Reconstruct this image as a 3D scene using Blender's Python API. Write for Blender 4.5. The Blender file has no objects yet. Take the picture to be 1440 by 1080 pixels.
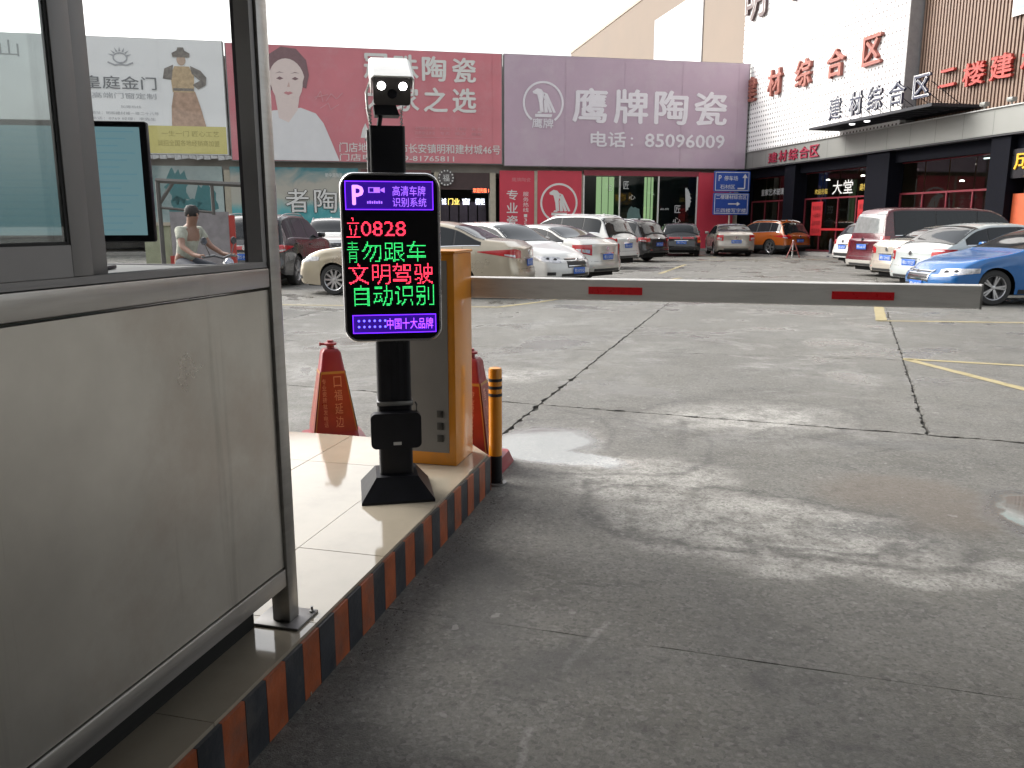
import bpy, bmesh, math, random
import numpy as np
from mathutils import Vector, Matrix
from mathutils.bvhtree import BVHTree
random.seed(7)
R = math.radians
S = bpy.context.scene
COL = S.collection

# ------------------------------------------------------------------ camera, world, sun, exposure
cam_d = bpy.data.cameras.new('camera'); cam = bpy.data.objects.new('camera', cam_d); COL.objects.link(cam)
cam.location = (0, 0, 1.45)
cam.rotation_euler = (R(90) - math.atan(225 / 1150), 0, 0)
cam_d.sensor_width = 36; cam_d.lens = 1150 / 1440 * 36
cam_d.clip_start = .05; cam_d.clip_end = 2000
cam_d.dof.use_dof = False
S.camera = cam

SUN_EL, SUN_AZ = R(38), R(-62)          # azimuth clockwise from +y: the light comes from ahead, on the booth's side
w = bpy.data.worlds.new('World'); S.world = w; w.use_nodes = True
nt = w.node_tree; nt.nodes.clear()
sky = nt.nodes.new('ShaderNodeTexSky'); sky.sky_type = 'NISHITA'; sky.sun_disc = False
sky.sun_elevation = SUN_EL; sky.sun_rotation = SUN_AZ
sky.air_density = 1.6; sky.dust_density = 6.0; sky.ozone_density = 1.0; sky.altitude = 0
hs = nt.nodes.new('ShaderNodeHueSaturation'); hs.inputs['Saturation'].default_value = .22
bg = nt.nodes.new('ShaderNodeBackground'); bg.inputs['Strength'].default_value = .15
wo = nt.nodes.new('ShaderNodeOutputWorld')
nt.links.new(sky.outputs[0], hs.inputs['Color']); nt.links.new(hs.outputs[0], bg.inputs[0]); nt.links.new(bg.outputs[0], wo.inputs[0])
sd = bpy.data.lights.new('sun', 'SUN'); sd.energy = 1.05; sd.angle = R(38); sd.color = (1, .97, .92)
sun = bpy.data.objects.new('sun', sd); COL.objects.link(sun)
sun_dir = Vector((math.sin(SUN_AZ) * math.cos(SUN_EL), math.cos(SUN_AZ) * math.cos(SUN_EL), math.sin(SUN_EL)))
sun.rotation_euler = sun_dir.to_track_quat('Z', 'Y').to_euler(); sun.location = (0, 0, 40)
S.view_settings.view_transform = 'Standard'; S.view_settings.look = 'None'
S.view_settings.exposure = 1.22; S.view_settings.gamma = 1; S.view_settings.use_curve_mapping = False
S.render.engine = 'CYCLES'; S.cycles.max_bounces = 8; S.cycles.transparent_max_bounces = 16; S.cycles.use_denoising = True

# ------------------------------------------------------------------ helpers: frames
class Frame:
    def __init__(s, deg): s.r = R(deg); s.c, s.s = math.cos(s.r), math.sin(s.r)
    def w(s, a, b, z=0): return Vector((a * s.c - b * s.s, a * s.s + b * s.c, z))
BOOTH = Frame(-14.3)     # axes (v to the lane side, u forward)
YARD = Frame(11.3)       # axes (s along the shop front, k away)
WORLD = Frame(0)

# ------------------------------------------------------------------ helpers: materials
MATS = {}
def nd(nt, t, **kw):
    n = nt.nodes.new(t)
    for k, v in kw.items():
        if k in n.inputs: n.inputs[k].default_value = v
        else: setattr(n, k, v)
    return n
def mat(name, col, rough=.5, metal=0., var=.12, scale=6., bump=0., bscale=40., coat=0., rvar=.1, spec=.5, stretch=None, alpha=1, dirt=None):
    if name in MATS: return MATS[name]
    m = bpy.data.materials.new(name); m.use_nodes = True; t = m.node_tree; L = t.links
    b = t.nodes['Principled BSDF']
    b.inputs['Metallic'].default_value = metal; b.inputs['Coat Weight'].default_value = coat
    b.inputs['Coat Roughness'].default_value = .06
    b.inputs['Specular IOR Level'].default_value = spec
    tc = nd(t, 'ShaderNodeTexCoord'); mp = nd(t, 'ShaderNodeMapping')
    if stretch: mp.inputs['Scale'].default_value = stretch
    L.new(tc.outputs['Object'], mp.inputs[0])
    n = nd(t, 'ShaderNodeTexNoise', Scale=scale, Detail=6.0, Roughness=.6); L.new(mp.outputs[0], n.inputs['Vector'])
    mx = nd(t, 'ShaderNodeMix', data_type='RGBA')
    c = Vector(col[:3])
    mx.inputs[6].default_value = (*(c * (1 - var)), 1); mx.inputs[7].default_value = (*[min(1, q) for q in c * (1 + var)], 1)
    cr = nd(t, 'ShaderNodeMapRange'); cr.inputs[1].default_value = .3; cr.inputs[2].default_value = .7
    L.new(n.outputs[0], cr.inputs[0]); L.new(cr.outputs[0], mx.inputs[0])
    out = mx.outputs[2]
    if dirt:
        n3 = nd(t, 'ShaderNodeTexNoise', Scale=dirt[1], Detail=8.0, Roughness=.7); L.new(mp.outputs[0], n3.inputs['Vector'])
        r3 = nd(t, 'ShaderNodeMapRange'); r3.inputs[1].default_value = .5; r3.inputs[2].default_value = .75; r3.inputs[4].default_value = dirt[2]
        L.new(n3.outputs[0], r3.inputs[0])
        m3 = nd(t, 'ShaderNodeMix', data_type='RGBA'); m3.inputs[7].default_value = (*dirt[0], 1)
        L.new(r3.outputs[0], m3.inputs[0]); L.new(out, m3.inputs[6]); out = m3.outputs[2]
    L.new(out, b.inputs['Base Color'])
    rr = nd(t, 'ShaderNodeMapRange'); rr.inputs[3].default_value = max(0.02, rough - rvar); rr.inputs[4].default_value = min(1, rough + rvar)
    L.new(n.outputs[0], rr.inputs[0]); L.new(rr.outputs[0], b.inputs['Roughness'])
    if bump:
        n2 = nd(t, 'ShaderNodeTexNoise', Scale=bscale, Detail=4.0); L.new(mp.outputs[0], n2.inputs['Vector'])
        bp = nd(t, 'ShaderNodeBump', Strength=bump, Distance=.01); L.new(n2.outputs[0], bp.inputs['Height']); L.new(bp.outputs[0], b.inputs['Normal'])
    MATS[name] = m; return m
def emis(name, col, s=1.):
    if name in MATS: return MATS[name]
    m = bpy.data.materials.new(name); m.use_nodes = True; b = m.node_tree.nodes['Principled BSDF']
    b.inputs['Base Color'].default_value = (*[c * .3 for c in col], 1); b.inputs['Emission Color'].default_value = (*col, 1); b.inputs['Emission Strength'].default_value = s
    MATS[name] = m; return m
def glass(name, tint=(.9, .95, .95), refl=1.0, haze=.0):
    if name in MATS: return MATS[name]
    m = bpy.data.materials.new(name); m.use_nodes = True; t = m.node_tree; t.nodes.clear(); L = t.links
    tr = nd(t, 'ShaderNodeBsdfTransparent'); tr.inputs[0].default_value = (*tint, 1)
    gl = nd(t, 'ShaderNodeBsdfGlossy', Roughness=.02); fr = nd(t, 'ShaderNodeFresnel', IOR=1.5)
    mu = nd(t, 'ShaderNodeMath', operation='MULTIPLY'); mu.inputs[1].default_value = refl; mu.use_clamp = True
    mx = nd(t, 'ShaderNodeMixShader'); o = nd(t, 'ShaderNodeOutputMaterial')
    ge = nd(t, 'ShaderNodeNewGeometry'); iv = nd(t, 'ShaderNodeMath', operation='SUBTRACT'); iv.inputs[0].default_value = 1.; L.new(ge.outputs['Backfacing'], iv.inputs[1])
    m3 = nd(t, 'ShaderNodeMath', operation='MULTIPLY'); L.new(fr.outputs[0], mu.inputs[0]); L.new(mu.outputs[0], m3.inputs[0]); L.new(iv.outputs[0], m3.inputs[1]); L.new(m3.outputs[0], mx.inputs[0])
    src = tr.outputs[0]
    if haze:
        df = nd(t, 'ShaderNodeBsdfDiffuse'); df.inputs[0].default_value = (.7, .72, .7, 1)
        tc = nd(t, 'ShaderNodeTexCoord'); n = nd(t, 'ShaderNodeTexNoise', Scale=5., Detail=6.); L.new(tc.outputs['Object'], n.inputs['Vector'])
        r = nd(t, 'ShaderNodeMapRange'); r.inputs[1].default_value = .3; r.inputs[2].default_value = .75; r.inputs[3].default_value = haze * .4; r.inputs[4].default_value = haze * 1.5
        m2 = nd(t, 'ShaderNodeMixShader'); L.new(n.outputs[0], r.inputs[0]); L.new(r.outputs[0], m2.inputs[0]); L.new(tr.outputs[0], m2.inputs[1]); L.new(df.outputs[0], m2.inputs[2]); src = m2.outputs[0]
    L.new(src, mx.inputs[1]); L.new(gl.outputs[0], mx.inputs[2]); L.new(mx.outputs[0], o.inputs[0])
    MATS[name] = m; return m

# ------------------------------------------------------------------ helpers: meshes and objects
class MB:
    def __init__(s): s.v = []; s.f = []
    def add(s, vs, fs):
        o = len(s.v); s.v += [tuple(p) for p in vs]; s.f += [tuple(i + o for i in f) for f in fs]; return s
    def box(s, x0, x1, y0, y1, z0, z1, b=0.):
        if b <= 0:
            vs = [(x, y, z) for z in (z0, z1) for y in (y0, y1) for x in (x0, x1)]
            return s.add(vs, [(0, 2, 3, 1), (4, 5, 7, 6), (0, 1, 5, 4), (2, 6, 7, 3), (0, 4, 6, 2), (1, 3, 7, 5)])
        bm = bmesh.new(); bmesh.ops.create_cube(bm, size=1)
        for q in bm.verts: q.co = Vector(((x0 + x1) / 2 + q.co.x * (x1 - x0), (y0 + y1) / 2 + q.co.y * (y1 - y0), (z0 + z1) / 2 + q.co.z * (z1 - z0)))
        bmesh.ops.bevel(bm, geom=bm.edges[:], offset=b, segments=2, affect='EDGES', profile=.5)
        bm.verts.index_update(); s.add([q.co[:] for q in bm.verts], [[q.index for q in f.verts] for f in bm.faces]); bm.free(); return s
    def prism(s, pts, d0, d1, ax='z'):      # pts 2D ccw polygon, extruded along the axis
        n = len(pts)
        g = {'z': lambda p, d: (p[0], p[1], d), 'y': lambda p, d: (p[0], d, p[1]), 'x': lambda p, d: (d, p[0], p[1])}[ax]
        vs = [g(p, d0) for p in pts] + [g(p, d1) for p in pts]
        return s.add(vs, [tuple(range(n))[::-1], tuple(range(n, 2 * n))] + [(i, (i + 1) % n, n + (i + 1) % n, n + i) for i in range(n)])
    def lathe(s, prof, cx=0, cy=0, n=24, ax='z', cap=True):   # prof: (radius, height)
        o = len(s.v)
        for r, h in prof:
            for i in range(n):
                a = 2 * math.pi * i / n; p, q = r * math.cos(a), r * math.sin(a)
                s.v.append({'z': (cx + p, cy + q, h), 'y': (cx + p, h, cy + q), 'x': (h, cx + p, cy + q)}[ax])
        for j in range(len(prof) - 1):
            for i in range(n): s.f.append((o + j * n + i, o + j * n + (i + 1) % n, o + (j + 1) * n + (i + 1) % n, o + (j + 1) * n + i))
        if cap: s.f.append(tuple(o + i for i in range(n))[::-1]); s.f.append(tuple(o + (len(prof) - 1) * n + i for i in range(n)))
        return s
    def tube(s, pts, r, n=8):
        pts = [Vector(p) for p in pts]; o = len(s.v); up = Vector((0, 0, 1)); m = len(pts)
        for j, p in enumerate(pts):
            d = (pts[min(j + 1, m - 1)] - pts[max(j - 1, 0)]).normalized()
            a = d.cross(up); a = a.normalized() if a.length > .01 else Vector((1, 0, 0)); b = a.cross(d)
            rr = r[j] if isinstance(r, (list, tuple)) else r
            for i in range(n): t = 2 * math.pi * i / n; s.v.append(tuple(p + a * rr * math.cos(t) + b * rr * math.sin(t)))
        for j in range(m - 1):
            for i in range(n): s.f.append((o + j * n + i, o + j * n + (i + 1) % n, o + (j + 1) * n + (i + 1) % n, o + (j + 1) * n + i))
        s.f.append(tuple(o + i for i in range(n))[::-1]); s.f.append(tuple(o + (m - 1) * n + i for i in range(n))); return s
    def bar(s, a, b, r): return s.tube([a, b], r, 6)
ORI = {}
def empty(name, fr, a, b, z, label=None, cat=None, group=None, kind=None, rot=None):
    o = bpy.data.objects.new(name, None); COL.objects.link(o); o.empty_display_size = .2
    o.location = fr.w(a, b, z); o.rotation_euler = (0, 0, fr.r if rot is None else rot)
    ORI[o.name] = Vector((a, b, z)) if rot is None else Vector((0, 0, 0))
    tag(o, label, cat, group, kind); return o
def tag(o, label=None, cat=None, group=None, kind=None):
    for k, v in (('label', label), ('category', cat), ('group', group), ('kind', kind)):
        if v: o[k] = v
    return o
def root_ori(o):
    while o.parent: o = o.parent
    return ORI.get(o.name, Vector((0, 0, 0)))
def mesh_from(name, mb, m, ori=Vector((0, 0, 0)), smooth=35):
    me = bpy.data.meshes.new(name); me.from_pydata([(p[0] - ori[0], p[1] - ori[1], p[2] - ori[2]) for p in mb.v], [], mb.f)
    if m: me.materials.append(m)
    bm = bmesh.new(); bm.from_mesh(me)
    if len(bm.faces) < 60000 and smooth is not None: bmesh.ops.recalc_face_normals(bm, faces=bm.faces[:])
    bm.to_mesh(me); bm.free()
    if smooth:
        for p in me.polygons: p.use_smooth = True
        me.set_sharp_from_angle(angle=R(smooth))
    me.update(); return me
def part(name, mb, m, parent, label=None, kind=None, smooth=35):
    me = mesh_from(name, mb, m, root_ori(parent), smooth)
    o = bpy.data.objects.new(name, me); COL.objects.link(o); o.parent = parent
    tag(o, label, kind=kind); return o
def solo(name, mb, m, fr=WORLD, org=(0, 0, 0), label=None, cat=None, group=None, kind=None, smooth=35):
    me = mesh_from(name, mb, m, Vector(org), smooth); o = bpy.data.objects.new(name, me); COL.objects.link(o)
    o.location = fr.w(*org); o.rotation_euler = (0, 0, fr.r); tag(o, label, cat, group, kind); return o

_tc = {}
def glyphs(body, bold=0., res=2):
    key = (body, bold, res)
    if key not in _tc:
        c = bpy.data.curves.new('t', 'FONT'); c.body = body; c.offset = bold; c.resolution_u = res
        o = bpy.data.objects.new('t', c); COL.objects.link(o)
        m = bpy.data.meshes.new_from_object(o.evaluated_get(bpy.context.evaluated_depsgraph_get()))
        vs = [v.co[:2] for v in m.vertices]; fs = [tuple(p.vertices) for p in m.polygons]
        bpy.data.objects.remove(o); bpy.data.meshes.remove(m); bpy.data.curves.remove(c)
        _tc[key] = (vs, fs)
    return _tc[key]
def text_mb(body, x0, x1, z0, z1, put, depth=0., bold=0., mb=None, slant=0.):
    """letters fitted to a box; put(x, z, d) places a point of the flat lettering, d is how far it stands out"""
    vs, fs = glyphs(body)
    if not vs: return mb or MB()
    if bold > .006:      # heavier strokes: the same lettering set five times, each a hair further out
        em = (z1 - z0); o = bold * em * .8; mb = mb or MB()
        for k, (ox, oz) in enumerate(((0, 0), (o, 0), (-o, 0), (0, o * .8), (0, -o * .8))):
            st = .0012 * k if em > .3 else .00004 * k
            text_mb(body, x0 + o + ox, x1 - o + ox, z0 + o + oz, z1 - o + oz, lambda x, z, d, st=st: put(x, z, d + st), depth, 0, mb)
        return mb
    xs = [p[0] for p in vs]; zs = [p[1] for p in vs]
    ax, bx, az, bz = min(xs), max(xs), min(zs), max(zs)
    q = [(x0 + (p[0] - ax) / max(bx - ax, 1e-6) * (x1 - x0), z0 + (p[1] - az) / max(bz - az, 1e-6) * (z1 - z0)) for p in vs]
    mb = mb or MB()
    if depth <= 0: mb.add([put(a, b, 0) for a, b in q], fs); return mb
    n = len(q); cnt = {}
    for f in fs:
        for i in range(len(f)):
            e = (f[i], f[(i + 1) % len(f)]); cnt[e] = cnt.get(e, 0) + 1
    side = [(a, b, b + n, a + n) for (a, b) in cnt if (b, a) not in cnt]
    mb.add([put(a, b, depth) for a, b in q] + [put(a, b, 0) for a, b in q], list(fs) + [tuple(i + n for i in f)[::-1] for f in fs] + side)
    return mb
# ================================================================== GROUND
def ground_material():
    m = bpy.data.materials.new('yard_concrete'); m.use_nodes = True; t = m.node_tree; L = t.links; b = t.nodes['Principled BSDF']
    g = nd(t, 'ShaderNodeNewGeometry'); P = g.outputs['Position']
    def noise(sc, det=8., ro=.62, dist=0.):
        n = nd(t, 'ShaderNodeTexNoise', Scale=sc, Detail=det, Roughness=ro, Distortion=dist); L.new(P, n.inputs['Vector']); return n.outputs[0]
    def rng(src, a, b2, c=0., d=1.):
        r = nd(t, 'ShaderNodeMapRange'); r.interpolation_type = 'SMOOTHSTEP'
        for i, v in enumerate((a, b2, c, d)): r.inputs[i + 1].default_value = v
        L.new(src, r.inputs[0]); return r.outputs[0]
    def math2(op, a, b2):
        n = nd(t, 'ShaderNodeMath', operation=op); n.use_clamp = op in ('ADD', 'MAXIMUM')
        for i, q in enumerate((a, b2)):
            if isinstance(q, (int, float)): n.inputs[i].default_value = q
            else: L.new(q, n.inputs[i])
        return n.outputs[0]
    def mixc(fac, A, B):
        x = nd(t, 'ShaderNodeMix', data_type='RGBA')
        if isinstance(fac, float): x.inputs[0].default_value = fac
        else: L.new(fac, x.inputs[0])
        for i, q in ((6, A), (7, B)):
            if isinstance(q, tuple): x.inputs[i].default_value = (*q, 1)
            else: L.new(q, x.inputs[i])
        return x.outputs[2]
    # warped position for patch outlines
    nz = nd(t, 'ShaderNodeTexNoise', Scale=1.3, Detail=7., Roughness=.62); L.new(P, nz.inputs['Vector'])
    vs_ = nd(t, 'ShaderNodeVectorMath', operation='SUBTRACT'); L.new(nz.outputs['Color'], vs_.inputs[0]); vs_.inputs[1].default_value = (.5, .5, .5)
    vm = nd(t, 'ShaderNodeVectorMath', operation='SCALE'); L.new(vs_.outputs[0], vm.inputs[0]); vm.inputs['Scale'].default_value = .75
    va = nd(t, 'ShaderNodeVectorMath', operation='ADD'); L.new(P, va.inputs[0]); L.new(vm.outputs[0], va.inputs[1]); WP = va.outputs[0]
    def ell(cx, cy, rx, ry, rot=0., soft=.25, ring=None):
        mp = nd(t, 'ShaderNodeMapping'); mp.vector_type = 'TEXTURE'
        mp.inputs['Location'].default_value = (cx, cy, 0); mp.inputs['Rotation'].default_value = (0, 0, R(rot)); mp.inputs['Scale'].default_value = (rx, ry, 1000)
        L.new(WP, mp.inputs[0]); ln = nd(t, 'ShaderNodeVectorMath', operation='LENGTH'); L.new(mp.outputs[0], ln.inputs[0])
        if ring:
            d = math2('ABSOLUTE', math2('SUBTRACT', ln.outputs['Value'], 1.0), 0); return rng(d, 0., ring, 1., 0.)
        return rng(ln.outputs['Value'], 1 - soft, 1 + soft * .5, 1., 0.)
    vm2 = nd(t, 'ShaderNodeVectorMath', operation='SCALE'); L.new(vs_.outputs[0], vm2.inputs[0]); vm2.inputs['Scale'].default_value = .22
    va2 = nd(t, 'ShaderNodeVectorMath', operation='ADD'); L.new(P, va2.inputs[0]); L.new(vm2.outputs[0], va2.inputs[1]); WP2 = va2.outputs[0]
    def seg(p, q, wd):
        dx, dy = q[0] - p[0], q[1] - p[1]; l = math.hypot(dx, dy); a_ = math.degrees(math.atan2(dy, dx))
        mp = nd(t, 'ShaderNodeMapping'); mp.vector_type = 'TEXTURE'; mp.inputs['Location'].default_value = (p[0], p[1], 0); mp.inputs['Rotation'].default_value = (0, 0, R(a_)); L.new(WP2, mp.inputs[0])
        s_ = nd(t, 'ShaderNodeSeparateXYZ'); L.new(mp.outputs[0], s_.inputs[0]); c1 = nd(t, 'ShaderNodeClamp'); c1.inputs['Max'].default_value = l; L.new(s_.outputs[0], c1.inputs[0])
        ex = nd(t, 'ShaderNodeMath', operation='SUBTRACT'); L.new(s_.outputs[0], ex.inputs[0]); L.new(c1.outputs[0], ex.inputs[1]); cb_ = nd(t, 'ShaderNodeCombineXYZ'); L.new(ex.outputs[0], cb_.inputs[0]); L.new(s_.outputs[1], cb_.inputs[1])
        ln = nd(t, 'ShaderNodeVectorMath', operation='LENGTH'); L.new(cb_.outputs[0], ln.inputs[0]); return rng(ln.outputs['Value'], wd * .2, wd, 1., 0.)
    def maxs(l):
        o = l[0]
        for q in l[1:]: o = math2('MAXIMUM', o, q)
        return o
    big = rng(noise(.35, 6.), .3, .7); mid = rng(noise(1.7, 9., .70, .15), .3, .72); fine = rng(noise(16., 8., .75), .3, .7); grit = rng(noise(150., 3., .8), .35, .65)
    col = mixc(big, (.106, .101, .086), (.182, .174, .152))
    col = mixc(math2('MULTIPLY', mid, .6), col, (.205, .201, .186))
    # darker mottling scattered at random over the concrete
    sep = nd(t, 'ShaderNodeSeparateXYZ'); L.new(P, sep.inputs[0])
    dark = rng(noise(2.6, 9., .76, .1), .48, .70)
    col = mixc(math2('MULTIPLY', dark, .62), col, (.046, .044, .041))
    pits = rng(noise(34., 6., .8), .60, .66)
    col = mixc(math2('MULTIPLY', pits, .6), col, (.035, .034, .031))
    scuff = rng(noise(7., 10., .85), .52, .66); col = mixc(math2('MULTIPLY', scuff, .42), col, (.20, .197, .185))
    vo = nd(t, 'ShaderNodeTexVoronoi', Scale=.55); vo.feature = 'DISTANCE_TO_EDGE'; L.new(WP, vo.inputs['Vector']); ck = rng(vo.outputs['Distance'], .0, .012, 1., 0.); ckm = rng(noise(.9), .52, .6)
    col = mixc(math2('MULTIPLY', math2('MULTIPLY', ck, ckm), .55), col, (.03, .029, .027))
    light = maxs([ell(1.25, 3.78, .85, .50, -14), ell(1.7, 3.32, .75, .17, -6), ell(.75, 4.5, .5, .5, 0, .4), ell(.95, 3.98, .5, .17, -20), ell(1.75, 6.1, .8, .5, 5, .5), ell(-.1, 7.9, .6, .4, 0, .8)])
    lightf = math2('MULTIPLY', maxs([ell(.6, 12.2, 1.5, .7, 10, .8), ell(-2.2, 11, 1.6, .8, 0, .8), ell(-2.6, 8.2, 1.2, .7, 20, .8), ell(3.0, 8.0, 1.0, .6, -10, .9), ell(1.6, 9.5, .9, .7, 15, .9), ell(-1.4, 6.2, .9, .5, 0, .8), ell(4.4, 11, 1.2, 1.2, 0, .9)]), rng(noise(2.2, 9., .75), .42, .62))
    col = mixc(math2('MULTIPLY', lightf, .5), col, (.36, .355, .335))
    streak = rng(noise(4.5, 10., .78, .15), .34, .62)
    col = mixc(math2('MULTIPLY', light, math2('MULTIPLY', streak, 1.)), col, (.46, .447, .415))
    outl = maxs([math2('MULTIPLY', ell(1.2, 3.9, .84, .42, -12, ring=.10), rng(noise(3.), .4, .5, .35, 1.)), math2('MULTIPLY', ell(.55, 5.3, .75, .75, 0, ring=.07), .8), math2('MULTIPLY', ell(1.75, 6.1, .95, .62, 5, ring=.07), .6)])
    col = mixc(math2('MULTIPLY', outl, .62), col, (.045, .042, .04))
    path_ = [(.46, 4.5), (.40, 4.08), (.50, 3.68), (1.05, 3.48), (1.55, 3.34), (1.92, 3.30), (2.12, 3.5)]
    outl2 = math2('MULTIPLY', maxs([seg(a_, b_, .05) for a_, b_ in zip(path_, path_[1:])]), rng(noise(6.), .3, .6, .3, 1.))
    pb_ = [(.62, 5.2), (.72, 5.6), (.66, 6.1), (.35, 6.4)]
    outl3 = math2('MULTIPLY', maxs([seg(a_, b_, .045) for a_, b_ in zip(pb_, pb_[1:])] + [seg((1.1, 5.2), (1.25, 6.0), .05)]), .7)
    col = mixc(math2('MULTIPLY', maxs([outl2, outl3]), .75), col, (.07, .064, .06))
    grain = rng(noise(70., 5., .85), .40, .62); col = mixc(math2('MULTIPLY', grain, .42), col, (.05, .048, .045))
    crisp = rng(noise(3.4, 12., .82), .56, .60); col = mixc(math2('MULTIPLY', crisp, .38), col, (.045, .043, .040))
    crisp2 = rng(noise(6.3, 12., .85), .585, .61); col = mixc(math2('MULTIPLY', crisp2, .40), col, (.27, .265, .25))
    ag = nd(t, 'ShaderNodeTexVoronoi', Scale=75.); L.new(P, ag.inputs['Vector']); sx_ = nd(t, 'ShaderNodeSeparateXYZ'); L.new(ag.outputs['Color'], sx_.inputs[0])
    col = mixc(math2('MULTIPLY', rng(sx_.outputs[0], .72, .95), .38), col, (.26, .255, .24)); col = mixc(math2('MULTIPLY', rng(sx_.outputs[1], .70, .95), .42), col, (.035, .034, .032))
    blot = rng(noise(24., 7., .8), .50, .60); col = mixc(math2('MULTIPLY', blot, .25), col, (.05, .048, .044))
    chalk = math2('MULTIPLY', maxs([seg((.177, 2.47), (.345, 2.78), .020), seg((.015, 1.95), (.046, 2.17), .018)]), rng(noise(28., 6., .8), .40, .55))
    col = mixc(math2('MULTIPLY', chalk, .55), col, (.32, .315, .30))
    brown = maxs([ell(2.1, 4.35, .45, .35, -25, .5), ell(2.25, 3.95, .3, .3, 0, .6)])
    col = mixc(math2('MULTIPLY', brown, .5), col, (.13, .10, .075))
    wetd = maxs([math2('MULTIPLY', ell(1.72, 3.8, .27, .16, -8, .5), rng(noise(20., 6., .75), .38, .5)), ell(2.72, 3.98, .36, .42, 0, .35), math2('MULTIPLY', ell(2.6, 5.3, .5, .18, -15, .6), .6)])
    # two damp tyre-worn streaks leading to the gate
    tracks = maxs([math2('MULTIPLY', ell(1.0, 2.1, .30, 1.6, 12, .7), .45), math2('MULTIPLY', ell(2.3, 1.9, .3, 1.9, 8, .7), .45)])
    col = mixc(math2('MULTIPLY', maxs([wetd, tracks, math2('MULTIPLY', ell(.99, 2.16, .07, .05, 0, .6), 1.), ell(.83, 2.44, .08, .05, 0, .6), ell(1.5, 2.05, .06, .05, 0, .6), ell(-.15, 3.1, .16, .7, 14, .8), ell(.15, 2.5, .25, .12, 0, .8)]), .62), col, (.055, .055, .055))
    # dust washed to the foot of the kerb
    col = mixc(math2('MULTIPLY', grit, .22), col, mixc(fine, (.028, .027, .026), (.25, .245, .235)))
    chips = rng(noise(11., 2.5, .5), .70, .72)
    col = mixc(math2('MULTIPLY', chips, .45), col, (.30, .295, .28))
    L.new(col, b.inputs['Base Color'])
    # wet film
    wet = maxs([ell(.33, 4.93, .46, .17, -22, .25), ell(.2, 5.35, .42, .5, 0, .35), math2('MULTIPLY', ell(2.72, 3.98, .36, .42, 0, .35), 1.), math2('MULTIPLY', math2('MULTIPLY', ell(1.9, 5.6, 1.4, .45, -8, .8), rng(noise(2.4, 8., .7), .42, .62)), .55)])
    far = rng(noise(.8, 6., .6, .4), .5, .62); fary = rng(sep.outputs[1], 5.5, 8.); wet2 = math2('MULTIPLY', math2('MULTIPLY', far, fary), .75)
    wetall = math2('MAXIMUM', wet, wet2)
    ro = nd(t, 'ShaderNodeMapRange'); ro.inputs[3].default_value = .62; ro.inputs[4].default_value = .03
    L.new(wetall, ro.inputs[0]); L.new(math2('ADD', ro.outputs[0], math2('MULTIPLY', fine, .05)), b.inputs['Roughness'])
    wetp = maxs([ell(.33, 4.93, .46, .17, -22, .25), ell(.2, 5.35, .42, .5, 0, .35)]); L.new(math2('MULTIPLY', wetp, .45), b.inputs['Coat Weight']); b.inputs['Coat Roughness'].default_value = .03
    sl = nd(t, 'ShaderNodeMapRange'); sl.inputs[3].default_value = .45; sl.inputs[4].default_value = 1.0; L.new(wetall, sl.inputs[0]); L.new(sl.outputs[0], b.inputs['Specular IOR Level'])
    hb = math2('ADD', math2('MULTIPLY', fine, .5), math2('MULTIPLY', grit, .5)); hb = math2('MULTIPLY', hb, math2('SUBTRACT', 1., wetall))
    bp = nd(t, 'ShaderNodeBump', Strength=.8, Distance=.006); L.new(hb, bp.inputs['Height']); L.new(bp.outputs[0], b.inputs['Normal'])
    return m
GM = ground_material()
def streaks(m, amt=.35):
    t = m.node_tree; b = t.nodes['Principled BSDF']; tc = nd(t, 'ShaderNodeTexCoord'); src = b.inputs['Base Color'].links[0].from_socket
    for sc, rot_, lo, hi, c in (((9, 9, .5), 0, .60, .72, (.20, .19, .17)), ((50, 50, 1.0), 0, .68, .74, (.28, .26, .23))):
        mp = nd(t, 'ShaderNodeMapping'); mp.inputs['Scale'].default_value = sc; mp.inputs['Rotation'].default_value = (rot_, 0, rot_); t.links.new(tc.outputs['Object'], mp.inputs[0])
        n = nd(t, 'ShaderNodeTexNoise', Scale=1., Detail=5., Roughness=.6); t.links.new(mp.outputs[0], n.inputs['Vector']); r = nd(t, 'ShaderNodeMapRange'); r.inputs[1].default_value = lo; r.inputs[2].default_value = hi; r.inputs[4].default_value = amt; t.links.new(n.outputs[0], r.inputs[0])
        mx = nd(t, 'ShaderNodeMix', data_type='RGBA'); mx.inputs[7].default_value = (*c, 1); t.links.new(r.outputs[0], mx.inputs[0]); t.links.new(src, mx.inputs[6]); src = mx.outputs[2]
    t.links.new(src, b.inputs['Base Color'])
dark_earth = mat('joint_dirt', (.035, .033, .028), .95, var=.4, scale=3)
mb = MB(); mb.add([(-400, -400, -.03), (400, -400, -.03), (400, 700, -.03), (-400, 700, -.03)], [(0, 1, 2, 3)])
ground = solo('ground', mb, mat('far_ground', (.2, .195, .18), .8, var=.2, scale=.1), kind='structure', smooth=0)
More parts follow.
